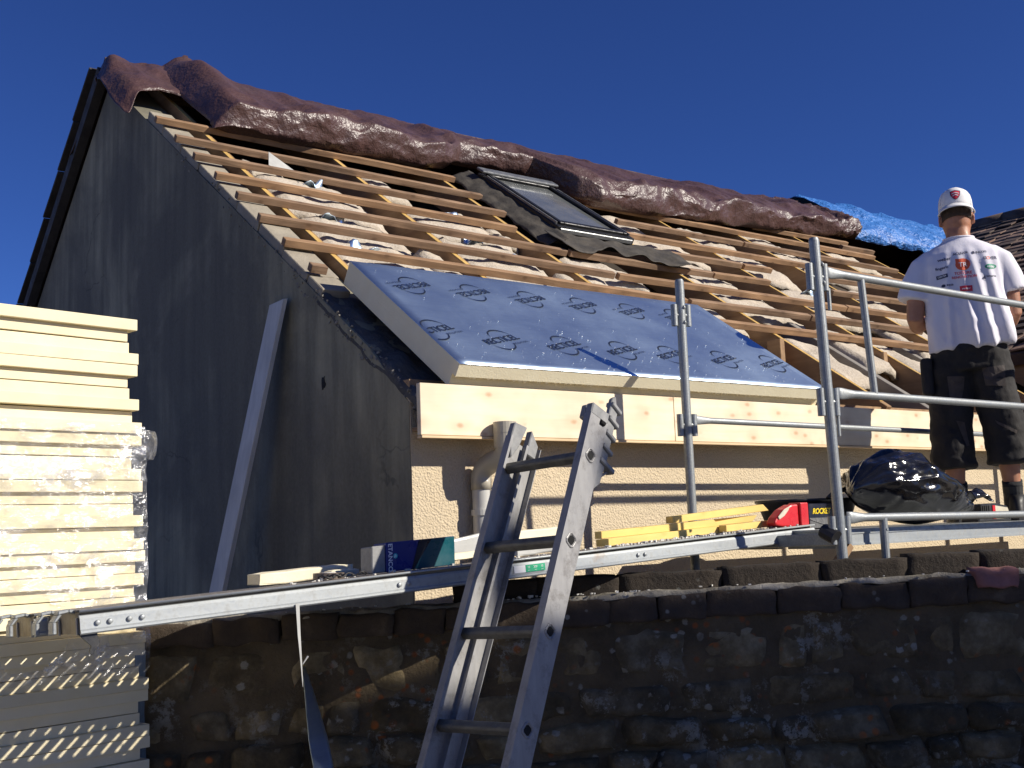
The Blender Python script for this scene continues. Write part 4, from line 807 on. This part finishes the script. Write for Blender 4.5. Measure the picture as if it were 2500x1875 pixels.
# treated battens in a pile
for i, (x, y, L, dz, rz, lab) in enumerate([(.46, -.60, .84, .0, .04, 'longest yellow treated batten at the bottom front of the pile'), (.50, -.52, .95, .0, .015, 'yellow treated batten at the bottom back of the pile'),
        (.46, -.56, .66, .031, .015, 'yellow treated batten on the second layer of the pile'), (.62, -.50, .78, .033, -.02, 'yellow treated batten lying just under the topmost one'),
        (.86, -.55, .60, .062, .03, 'topmost yellow treated batten of the pile with a cut end'), (1.10, -.62, .42, .002, .05, 'short yellow treated batten sticking out at the right of the pile')]):
    a = V3((math.cos(rz)*L, math.sin(rz)*L, L*(.049+(.02 if i == 4 else 0)))); b = V3((-math.sin(rz)*.04, math.cos(rz)*.04, 0)); o = seat((x, y), .004+dz)
    mb = MB(); sk = V3((.018*(-1)**i, 0, 0)); mb.add([o, o+a+sk, o+a+b, o+b, o+V3((0, 0, .028)), o+a-sk+V3((0, 0, .028)), o+a+b-sk+V3((0, 0, .028)), o+b+V3((0, 0, .028))], [(0, 3, 2, 1), (4, 5, 6, 7), (0, 1, 5, 4), (1, 2, 6, 5), (2, 3, 7, 6), (3, 0, 4, 7)])
    mb.build('treated_batten', M['yellow'], None, lab, 'batten', 'yellow battens on the planks', bevel=.0015)
mb = MB()
for i in range(340):
    x = random.choice([rnd(.35, 1.45), rnd(.5, 1.3), rnd(-.9, 1.4)]); o = seat((x, rnd(-.765, -.55)), 0); r = rnd(.002, .010)
    mb.obox(o, V3((rnd(.6, 1.4), rnd(-.5, .5), rnd(-.3, .3)))*r, V3((rnd(-.5, .5), rnd(.6, 1.2), 0))*r, V3((0, rnd(-.3, .3), rnd(.4, 1)))*r)
mb.build('rubble_crumbs', M['debris'], None, 'pale crumbs of mortar and foam scattered on the steel planks', 'debris', kind='stuff')

# ---------------------------------------------------------------- tub, tool, box, bag on the scaffold deck
DZ = 1.6625
tub = empty('rubber_tub', (1.88, -.42, DZ), 'low black rubber tub behind the red tool', 'tub')
mb = MB(); rings = []
for r, z in ((.22, 0), (.27, .12), (.285, .128), (.285, .138), (.268, .138), (.255, .125), (.21, .01)):
    rings.append([V3((1.88+math.cos(k*.2618)*r, -.42+math.sin(k*.2618)*r*.72, DZ+z)) for k in range(24)])
mb.loft(rings); mb.build('shell', M['blackplastic'], tub, smooth=True)
for sx in (-1, 1): mb = MB(); mb.tube([(1.88+sx*.10, -.42-.2, DZ+.138), (1.88+sx*.06, -.42-.205, DZ+.165), (1.88-sx*.0, -.42-.205, DZ+.172)], .009, 8); mb.build('handle', M['blackplastic'], tub, smooth=True)
TS = -.25
tool = empty('power_tool', (1.70+TS, -.66, DZ), 'red beaked power tool guard beside the black box', 'tool')
pr = [(0, .0), (.0, .10), (-.045, .098), (-.10, .078), (-.145, .045), (-.160, .022), (-.15, .012), (-.10, .004)]
mb = MB(); mb.prism(pr, (1.735+TS, -.69, DZ+.012), (1, 0, 0), (0, 0, 1), (0, .05, 0)); mb.build('guard', M['red'], tool, bevel=.008, seg=2)
mb = MB(); mb.box(1.738+TS, 1.79+TS, -.70, -.63, DZ+.006, DZ+.118); mb.build('housing', M['red'], tool, bevel=.005, seg=2)
mb = MB(); mb.prism([(-.06, .093), (-.10, .079), (-.142, .047), (-.135, .035), (-.10, .05), (-.07, .075)], (1.735+TS, -.6915, DZ+.012), (1, 0, 0), (0, 0, 1), (0, -.004, 0)); mb.build('reflector', M['lens'], tool, bevel=.002)
pk = empty('tool_box', (1.86+TS, -.66, DZ), 'black box with yellow lettering partly hidden behind the tall scaffold post', 'box')
mb = MB(); mb.box(1.795+TS, 2.02+TS, -.695, -.60, DZ+.003, DZ+.112); mb.build('carton', M['cardboard_black'], pk, bevel=.003)
mb = MB(); place2d(mb, text2d('ROCKET', .034, .25, .88, .0008), (1.873+TS+.008, -.6965, DZ+.078), (1, 0, 0), (0, 0, 1)); mb.build('lettering', M['yellowprint'], pk)
mb = MB(); mb.box(1.80+TS, 1.93+TS, -.6962, -.6958, DZ+.006, DZ+.050); mb.build('print_grey', simple('grey_print', (.16, .16, .16), (.06, .06, .06), .5, 0, 60, 8, bump=0), pk)
mb = MB()
for k in range(9): mb.tube([(1.803+TS+k*.012, -.6985, DZ+.044-.003*k), (1.812+TS+k*.012, -.6985, DZ+.040-.003*k)], .002, 6)
mb.build('chain_print', M['greyplastic'], pk)
# bin liner
def liner_pt(p):
    u = (p.x+1)/2; hh = interp([(0, .25), (.12, .34), (.38, .335), (.62, .24), (.8, .15), (1, .05)], u); wd = interp([(0, .10), (.15, .20), (.6, .21), (1, .09)], u)
    q = V3((u*2.6, p.y*1.3, p.z*1.3)); an = math.atan2(p.z, p.y)
    st_ = ridg(V3((u*1.6+.3*math.sin(an*2), an*1.5, 4)), 2)*.6; r = 1+.09*fbm(q, 2)+.075*st_*(.4+.8*u)+.13*(noise.voronoi(V3((u*4.5, an*1.5, 1)))[0][0]-.5)+.06*(noise.voronoi(V3((u*10, an*3.2, 4)))[0][0]-.5)
    x = 1.735+u*.93+.02*noise.noise(q*2); y = -.78+p.y*wd*r; z = DZ+.002+max((p.z+1)/2, 0)**.8*hh*r
    return V3((x, y, z))
bm = bmesh.new(); bmesh.ops.create_icosphere(bm, subdivisions=6, radius=1); mb = MB()
mb.add([liner_pt(v.co) for v in bm.verts], [tuple(v.index for v in f.verts) for f in bm.faces]); bm.free()
lb = mb.build('bin_liner', M['liner'], None, 'shiny black bin liner slumped on the scaffold deck beside the worker', 'bag', smooth=True)
mb = MB(); mb.grid(lambda u, v: V3((2.50+u*.20, -.84+(v-.5)*.16*(1-u*.3)+.02*math.sin(u*9), DZ+.10+.05*math.sin(v*8+u*3)*(1-u)+.07*math.sin(u*2.2)*(1-abs(2*v-1)))), 16, 12); mb.build('gathered_neck', M['liner'], lb, smooth=True, solid=.003)
t2 = empty('drill_charger', (2.85, -.76, DZ), 'small black tool case with a red and cream label at the worker\'s feet', 'tool')
mb = MB(); mb.prism([(0, 0), (.30, 0), (.27, .075), (.16, .09), (.03, .085)], (2.70, -.80, DZ+.002), (1, 0, 0), (0, 0, 1), (0, .10, 0)); mb.build('case', M['blackplastic'], t2, bevel=.005)
mb = MB(); mb.prism([(.15, .012), (.285, .012), (.262, .066), (.15, .078)], (2.70, -.8015, DZ+.002), (1, 0, 0), (0, 0, 1), (0, -.002, 0)); mb.build('label_cream', M['lens'], t2)
mb = MB(); mb.prism([(.125, .012), (.149, .012), (.149, .079), (.125, .079)], (2.70, -.8015, DZ+.002), (1, 0, 0), (0, 0, 1), (0, -.0025, 0)); mb.build('label_red', M['red'], t2)
for k in range(5): MB().box(2.72+k*.018, 2.73+k*.018, -.803, -.8005, DZ+.02, DZ+.08).build('cooling_slot', M['darkhole'], t2)

# ---------------------------------------------------------------- hanging strap and bright offcut by the wall
mb = MB(); pts = [V3((-.943, -.783, 1.512)), V3((-.940, -.785, 1.42)), V3((-.936, -.786, 1.36)), V3((-.930, -.785, 1.27))]
for a, b, w0, w1 in zip(pts, pts[1:], (.012, .009, .006), (.009, .006, .001)):
    n = len(mb.v); mb.add([a-V3((w0/2, 0, 0)), a+V3((w0/2, 0, 0)), b+V3((w1/2, 0, 0)), b-V3((w1/2, 0, 0))], [(0, 1, 2, 3)])
mb.tube([(-.930, -.787, 1.335), (-.915, -.792, 1.358)], [.0015, .003], 6)
mb.build('strap', M['clearplastic'], None, 'thin pale strap dangling from the near steel plank', 'strap', solid=.0015)
mb = MB()
def strip(u, v):
    c = V3((-.614, -.135, 1.25)).lerp(V3((-.80, -1.05, 0)), v); wd = .004+.075*min(1, v*5.5)**.8; cur = .05*math.sin(v*3.1)
    return c+V3((.85, -.15, 0))*(wd*(u-.5))+V3((-cur*.5+.012*(2*u-1)**2, -cur, 0))
mb.grid(strip, 8, 40); mb.build('metal_offcut', M['foil'], None, 'curved bright metal strip leaning on the stone wall left of the ladder', 'metal strip', smooth=True, solid=.0015)

# ---------------------------------------------------------------- the worker
PFX = V3((.83, .557, 0)).normalized(); PRT = V3((PFX.y, -PFX.x, 0)); PB0 = V3((3.211, -.52, DZ))
def Q(a, b, h): return PB0+PRT*a+PFX*b+UP*h
def ring(a, b, h, ra, rb, n=28, sup=2.3, dh=0, tilt=0):
    out = []
    for k in range(n):
        t = 2*math.pi*k/n; ca, sa = math.cos(t), math.sin(t); x = math.copysign(abs(ca)**(2/sup), ca)*ra; y = math.copysign(abs(sa)**(2/sup), sa)*rb
        out.append(Q(a+x, b+y, h+dh*sa+tilt*ca))
    return out
def limb(mb, pts, n=16): mb.tube([Q(*p[:3]) for p in pts], [p[3] for p in pts], n)
mb = MB()
# torso core, neck, head
mb.loft([ring(0, .0, .80, .13, .10), ring(0, .0, .95, .155, .105), ring(0, 0, 1.12, .14, .095), ring(0, 0, 1.30, .155, .095), ring(0, 0, 1.385, .15, .078), ring(0, .01, 1.46, .09, .07), ring(0, .02, 1.50, .062, .062), ring(0, .03, 1.545, .06, .064), ring(0, .04, 1.57, .06, .07)])
mb.loft([ring(0, .05, 1.50, .035, .04, 20, 2), ring(0, .05, 1.525, .060, .075, 20, 2), ring(0, .048, 1.57, .072, .092, 20, 2), ring(0, .045, 1.63, .077, .099, 20, 2), ring(0, .042, 1.69, .075, .095, 20, 2), ring(0, .042, 1.735, .055, .07, 20, 2), ring(0, .042, 1.755, .02, .03, 20, 2)])
mb.tube([Q(0, .13, 1.625), Q(0, .155, 1.59), Q(0, .14, 1.575)], [.010, .014, .008], 8)     # nose
for s_ in (-1, 1):
    mb.loft([[Q(s_*(.070+dx), .045+.028*math.cos(k*.6283)*sc+bb, 1.605+.034*math.sin(k*.6283)*sc) for k in range(10)] for dx, sc, bb in ((0, .7, 0), (.012, 1, -.006), (.020, .85, -.010))])   # ears
# arms: upper arms hang, forearms forward, hands working in front
arms = {-1: [(-.155, 0, 1.372, .044), (-.195, -.01, 1.32, .050), (-.235, -.02, 1.20, .050), (-.250, -.015, 1.08, .044), (-.240, .05, 1.055, .045), (-.20, .20, 1.09, .037), (-.145, .29, 1.12, .028)],
        1: [(.155, 0, 1.372, .044), (.195, 0, 1.32, .050), (.222, .01, 1.20, .050), (.232, .015, 1.07, .044), (.222, .08, 1.05, .045), (.17, .22, 1.10, .037), (.11, .30, 1.13, .028)]}
for s_, pts in arms.items():
    limb(mb, pts); w0 = V3(pts[-1][:3]); d = V3((-s_*.45, .85, .05)).normalized(); sd = V3((d.y, -d.x, 0)).normalized()
    pe = w0+d*.085
    mb.loft([[Q(*(w0+d*t+sd*math.cos(k*.7854)*ww+V3((0, 0, 1))*math.sin(k*.7854)*hh)) for k in range(8)] for t, ww, hh in ((-.01, .026, .022), (.03, .037, .018), (.085, .040, .014))])
    for f_ in range(4):
        b0 = pe+sd*(-.030+.020*f_); L = (.034, .040, .037, .028)[f_]
        limb(mb, [(*(b0-d*.015), .0095), (*(b0+d*L+V3((0, 0, -.006))), .009), (*(b0+d*L*1.6+V3((0, 0, -.03))), .0085), (*(b0+d*L*1.5+V3((0, 0, -.05))), .0075)], 8)
    tb = w0+d*.03-sd*(.030*s_*-1 if s_ > 0 else .030*-1)*(-1)
    limb(mb, [(*(w0+d*.025+sd*(-.03 if s_ > 0 else .03)), .012), (*(w0+d*.06+sd*(-.055 if s_ > 0 else .055)), .0105), (*(w0+d*.095+sd*(-.055 if s_ > 0 else .055)+V3((0, 0, -.015))), .009)], 8)
# legs
legs = {-1: [(-.09, 0, .88, .095), (-.10, .0, .70, .080), (-.115, .01, .50, .060), (-.12, .0, .44, .056), (-.118, -.015, .34, .058), (-.115, -.01, .20, .043), (-.112, 0, .10, .036), (-.112, .01, .05, .036)],
        1: [(.09, 0, .88, .095), (.105, .0, .70, .080), (.13, .01, .50, .060), (.135, .0, .44, .056), (.142, -.015, .34, .058), (.148, -.01, .20, .043), (.150, 0, .10, .036), (.150, .01, .05, .036)]}
for s_, pts in legs.items(): limb(mb, pts)
person = mb.build('person', M['skin'], None, 'worker in white cap, white printed T-shirt and black shorts standing with back turned', 'person', org=PB0)
remesh(person, .0055, 4)
# shirt
mb = MB()
mb.loft([ring(.01, -.005, .90, .205, .125, 36, 2.4, 0, .018), ring(.008, -.005, .98, .205, .128, 36), ring(.005, -.005, 1.10, .200, .128, 36), ring(0, -.004, 1.24, .205, .130, 36), ring(0, -.002, 1.34, .212, .125, 36), ring(0, 0, 1.40, .200, .108, 36), ring(0, .005, 1.445, .150, .086, 36), ring(0, .014, 1.475, .095, .076, 36, 2), ring(0, .02, 1.497, .074, .072, 36, 2)])
limb(mb, [(-.13, 0, 1.385, .070), (-.185, -.005, 1.345, .075), (-.228, -.012, 1.26, .080), (-.250, -.018, 1.175, .083)], 24)
limb(mb, [(.13, 0, 1.385, .070), (.185, 0, 1.345, .074), (.218, .006, 1.26, .076), (.235, .012, 1.185, .079)], 24)
shirt = mb.build('shirt', M['cotton'], person)
def folds(p, n):
    r = p-PB0; a, b, h = r.dot(PRT), r.dot(PFX), r.z
    back = sstep(-.2, .5, -n.dot(PFX)); k = sstep(1.47, 1.30, h); low = sstep(1.36, 1.0, h)
    d = 0
    for x0, sl_, wd, am in ((-.075, .02, .016, .009), (-.02, -.18, .020, .012), (.035, -.26, .022, .017), (.10, -.30, .022, .015), (.155, -.18, .018, .009), (-.14, .05, .02, .006)):
        c = x0+(1.42-h)*-sl_*.6; d += am*math.exp(-((a-c)/wd)**2)*k*(.45+.55*low)
    d += .010*(math.sin((a*.9+h*.35)*38+2*noise.noise(V3((a*5, h*4, 0))))*.5)*sstep(1.12, .92, h)
    d = d*1.5*back+.010*noise.noise(V3((a*9, b*9, h*5)))*(.4+.6*low)+.006*ridg(V3((a*7+h*3, b*7, h*6)), 2)*low
    return n*d
remesh(shirt, .0075, 10, folds)
mb = MB(); mb.tube([Q(math.cos(t*.2618)*.0755, .021+math.sin(t*.2618)*.0735, 1.496+.004*math.sin(t*.2618)) for t in range(25)], .006, 8); mb.build('collar', M['cotton'], shirt, smooth=True)
# prints wrapped on the back of the shirt
dg = bpy.context.evaluated_depsgraph_get(); bvh = BVHTree.FromPolygons([v.co+PB0 for v in shirt.data.vertices], [tuple(p.vertices) for p in shirt.data.polygons])
def decal(vf, a, h, mat, name='print', ang=0., host=None, tree=None, eps=.0025, par=None, subdiv=True):
    tree = tree or bvh; c, s_ = math.cos(ang), math.sin(ang); bm = bmesh.new(); vv = [bm.verts.new((p[0]*c-p[1]*s_, p[0]*s_+p[1]*c, 0)) for p in vf[0]]
    for q in vf[1]:
        try: bm.faces.new([vv[i] for i in q])
        except ValueError: pass
    bmesh.ops.triangulate(bm, faces=bm.faces[:])
    for _ in range(3):
        es = [e for e in bm.edges if e.calc_length() > .012]
        if es: bmesh.ops.subdivide_edges(bm, edges=es, cuts=1)
    bmesh.ops.triangulate(bm, faces=bm.faces[:]); bm.verts.index_update(); pts = []
    for v in bm.verts:
        o = Q(a+v.co.x, -.5, h+v.co.y); hit = tree.ray_cast(o, PFX); pts.append((hit[0] if hit[0] else o+PFX*.4)-PFX*eps)
    mb = MB(); mb.add(pts, [tuple(v.index for v in f.verts) for f in bm.faces]); bm.free()
    return mb.build(name, mat, par or shirt)
def rect(w_, h_): return ([(-w_/2, -h_/2), (w_/2, -h_/2), (w_/2, h_/2), (-w_/2, h_/2)], [(0, 1, 2, 3)])
def ell(w_, h_, n=18): return ([(math.cos(i*2*math.pi/n)*w_/2, math.sin(i*2*math.pi/n)*h_/2) for i in range(n)], [tuple(range(n))])
T = lambda s_, z: text2d(s_, z, 0, 1, .0003)
decal(T('weber', .026), -.085, 1.365, M['navyprint'], ang=.05); decal(T('ACLEAN', .019), -.005, 1.388, M['navyprint'], ang=.08); decal(ell(.014, .017), .058, 1.386, M['navyprint']); decal(T('INCOTI', .016), .096, 1.386, M['navyprint'])
decal(T('fingeric', .022), -.10, 1.318, M['navyprint'], ang=.1); decal(rect(.056, .020), -.103, 1.272, M['navyprint'], ang=.12); decal(T('CERTEX', .012), -.103, 1.272, M['white'], ang=.12, eps=.0045)
decal(ell(.020, .016), -.100, 1.222, M['navyprint']); decal(T('aqua', .018), -.068, 1.224, M['navyprint'])
decal(ell(.072, .066), .002, 1.325, M['orange']); decal(([(-.034, .0), (-.010, .030), (-.034, .034)], [(0, 1, 2)]), .002, 1.325, M['orange'], eps=.003); decal(T('TR', .034), .002, 1.322, M['white'], eps=.0048)
decal(T('TOITURE', .021), .0, 1.278, M['redprint']); decal(T('RENOVATION', .019), .004, 1.257, M['redprint'])
decal(rect(.060, .030), .008, 1.195, M['redprint']); decal(T('rector', .016), .008, 1.195, M['white'], eps=.0048)
decal(T('IS', .023), .112, 1.350, M['navyprint']); decal(T('O', .023), .128, 1.350, M['orange']); decal(T('VER', .023), .151, 1.350, M['navyprint'])
decal(ell(.058, .027), .135, 1.303, M['greenprint']); decal(T('ecop', .018), .135, 1.303, M['white'], eps=.0048)
decal(([(-.010, -.012), (.008, -.012), (.006, .012)], [(0, 1, 2)]), .098, 1.250, M['navyprint']); decal(T('lemarie', .016), .134, 1.252, M['navyprint'])
# shorts
mb = MB()
mb.loft([ring(0, 0, .78, .17, .115, 32), ring(0, 0, .88, .185, .125, 32), ring(0, 0, .97, .178, .118, 32)])
limb(mb, [(-.088, 0, .86, .105), (-.100, .0, .70, .104), (-.118, .002, .50, .100), (-.122, -.004, .34, .104), (-.118, -.006, .275, .108)], 24)
limb(mb, [(.088, 0, .86, .105), (.102, .0, .70, .104), (.132, .002, .50, .100), (.148, -.004, .36, .103), (.150, -.006, .295, .106)], 24)
shorts = mb.build('shorts', M['shorts'], person)
def sfold(p, n):
    r = p-PB0; a, b, h = r.dot(PRT), r.dot(PFX), r.z
    return n*(.010*ridg(V3((a*8, b*8, h*9)), 3)*.6+.008*noise.noise(V3((a*5, b*5, h*16))))
remesh(shorts, .008, 3, sfold)
bv2 = BVHTree.FromPolygons([v.co+PB0 for v in shorts.data.vertices], [tuple(p.vertices) for p in shorts.data.polygons])
decal(([(-.045, .05), (.04, .045), (.03, -.02), (.015, -.07), (-.04, -.075)], [(0, 1, 2, 3, 4)]), -.075, .70, M['panel'], 'pocket', 0, None, bv2, .004, shorts); decal(([(-.02, .05), (.02, .04), (.035, -.08), (.02, -.085)], [(0, 1, 2, 3)]), -.075, .47, M['panel'], 'patch', 0, None, bv2, .004, shorts)
decal(([(-.06, .04), (.05, .05), (.045, -.06), (-.05, -.05)], [(0, 1, 2, 3)]), .11, .74, M['panel'], 'pocket', 0, None, bv2, .004, shorts); decal(([(-.05, .04), (.05, -.02), (.045, -.035), (-.04, .02)], [(0, 1, 2, 3)]), .14, .47, M['panel'], 'patch', 0, None, bv2, .004, shorts)
MB().obox(Q(-.245, -.09, .66), PRT*.06, PFX*.14, UP*.20).build('tool_pouch', M['shorts'], shorts, bevel=.02, seg=3)
mb = MB(); mb.loft([ring(0, 0, .945, .186, .126, 32), ring(0, 0, .982, .183, .123, 32)], cap=False); mb.build('belt', M['blackplastic'], shorts, smooth=True)
# socks and boots
for s_, x in ((-1, -.112), (1, .150)):
    mb = MB(); limb(mb, [(x, 0, .06, .048), (x, 0, .13, .048), (x, -.005, .175, .050)], 18); bo_ = mb.build('boot', M['boot'], person)
    bo_.data.materials.clear(); bo_.data.materials.append(M['boot'])
    mb = MB(); mb.loft([[Q(x+math.cos(k*.3927)*ww+(.01*s_), yc+math.sin(k*.3927)*ll, hh) for k in range(16)] for yc, ll, ww, hh in ((.045, .148, .052, .0), (.045, .148, .053, .03), (.04, .14, .050, .06), (.01, .095, .046, .095), (-.005, .06, .045, .13))]); mb.build('boot_foot', M['boot'], bo_, smooth=True)
    mb = MB(); mb.loft([[Q(x+math.cos(k*.3927)*ww*1.04+(.01*s_), .045+math.sin(k*.3927)*.153, hh) for k in range(16)] for ww, hh in ((.055, -.001), (.055, .022))]); mb.build('sole', M['blackplastic'], bo_)
    mb = MB(); limb(mb, [(x, -.004, .165, .049), (x, -.006, .20, .050), (x, -.008, .205, .047)], 18); mb.build('sock', M['sock'], bo_, smooth=True)
# hair at the nape, eyes, cap
mb = MB()
def hairf(u, v):
    t = math.radians(lerp(175, 365, u)); h = lerp(1.585+.02*math.sin(math.pi*u), 1.70, v); r = interp([(1.57, (.0745, .0945)[0]), (1.63, .0795), (1.70, .0775)], h)
    return Q(math.cos(t)*r, .045+math.sin(t)*r*1.285, h)
mb.grid(hairf, 24, 8); mb.build('hair', M['hair'], person, smooth=True, solid=.003)
for s_ in (-1, 1): mb = MB(); mb.tube([Q(s_*.03, .130, 1.64), Q(s_*.03, .137, 1.64), Q(s_*.03, .141, 1.64)], [.011, .009, .003], 10); mb.build('eye', M['eye'], person, smooth=True)
mb = MB(); mb.tube([Q(-.024, .134, 1.555), Q(0, .142, 1.553), Q(.024, .134, 1.555)], [.003, .006, .003], 8); mb.build('mouth', simple('lips', (.36, .13, .10), None, .5, 0, 20, bump=0), person, smooth=True)
mb = MB(); rings = []
for h, k in ((1.652, 1.0), (1.672, 1.0), (1.70, .975), (1.727, .90), (1.748, .77), (1.763, .56), (1.771, .30), (1.773, .04)):
    rings.append([Q(math.cos(i*.2244)*.087*k, .042+math.sin(i*.2244)*.109*k, h+.012*(-math.sin(i*.2244))*(1 if h < 1.7 else .4)+.004*noise.noise(V3((math.cos(i*.2244)*2, math.sin(i*.2244)*2, h*30)))) for i in range(28)])
mb.loft(rings); cap = mb.build('cap', M['capcloth'], person, smooth=True)
mb = MB()
def brim(u, v):
    t = math.radians(lerp(198, 342, u)); r0x, r0y = .088, .110; ext = .062*math.sin(math.pi*u)**.55*v
    x = math.cos(t)*(r0x+ext*.45); y = math.sin(t)*(r0y+ext); return Q(x, .042+y, 1.664-.030*v-.018*(2*u-1)**2+.003)
mb.grid(brim, 28, 8); mb.build('brim', M['capcloth'], cap, smooth=True, solid=.005)
for k in range(6):
    a_ = math.radians(30+k*60); mb = MB(); mb.tube([Q(math.cos(a_)*.087*q, .042+math.sin(a_)*.109*q, h-.0*q) for h, q in ((1.665, 1.005), (1.70, .98), (1.727, .905), (1.748, .775), (1.763, .565), (1.771, .305))], .0016, 6); mb.build('seam', M['capcloth'], cap, smooth=True)
mb = MB(); mb.tube([Q(0, .042, 1.772), Q(0, .042, 1.778), Q(0, .042, 1.780)], [.009, .008, .003], 10); mb.build('button', M['capcloth'], cap, smooth=True)
bv3 = BVHTree.FromPolygons([v.co+PB0 for v in cap.data.vertices], [tuple(p.vertices) for p in cap.data.polygons])
sh = [(-.026, .022), (0, .029), (.026, .022), (.024, -.004), (.012, -.022), (0, -.03), (-.012, -.022), (-.024, -.004)]
decal((sh, [tuple(range(8))]), 0, 1.718, M['navyprint'], 'badge', 0, None, bv3, .002, cap); decal(([(a*.85, b*.85) for a, b in sh], [tuple(range(8))]), 0, 1.718, M['redprint'], 'badge_field', 0, None, bv3, .003, cap)
for q in (([(-.018, .008), (0, .015), (.018, .008), (.018, .003), (0, .010), (-.018, .003)], [(0, 1, 4, 5), (1, 2, 3, 4)]), ([(-.014, -.004), (0, .003), (.014, -.004), (.014, -.009), (0, -.002), (-.014, -.009)], [(0, 1, 4, 5), (1, 2, 3, 4)])):
    decal(q, 0, 1.718, M['white'], 'badge_stripe', 0, None, bv3, .004, cap)

person.scale = (1.0414, 1.0414, 1.0414)
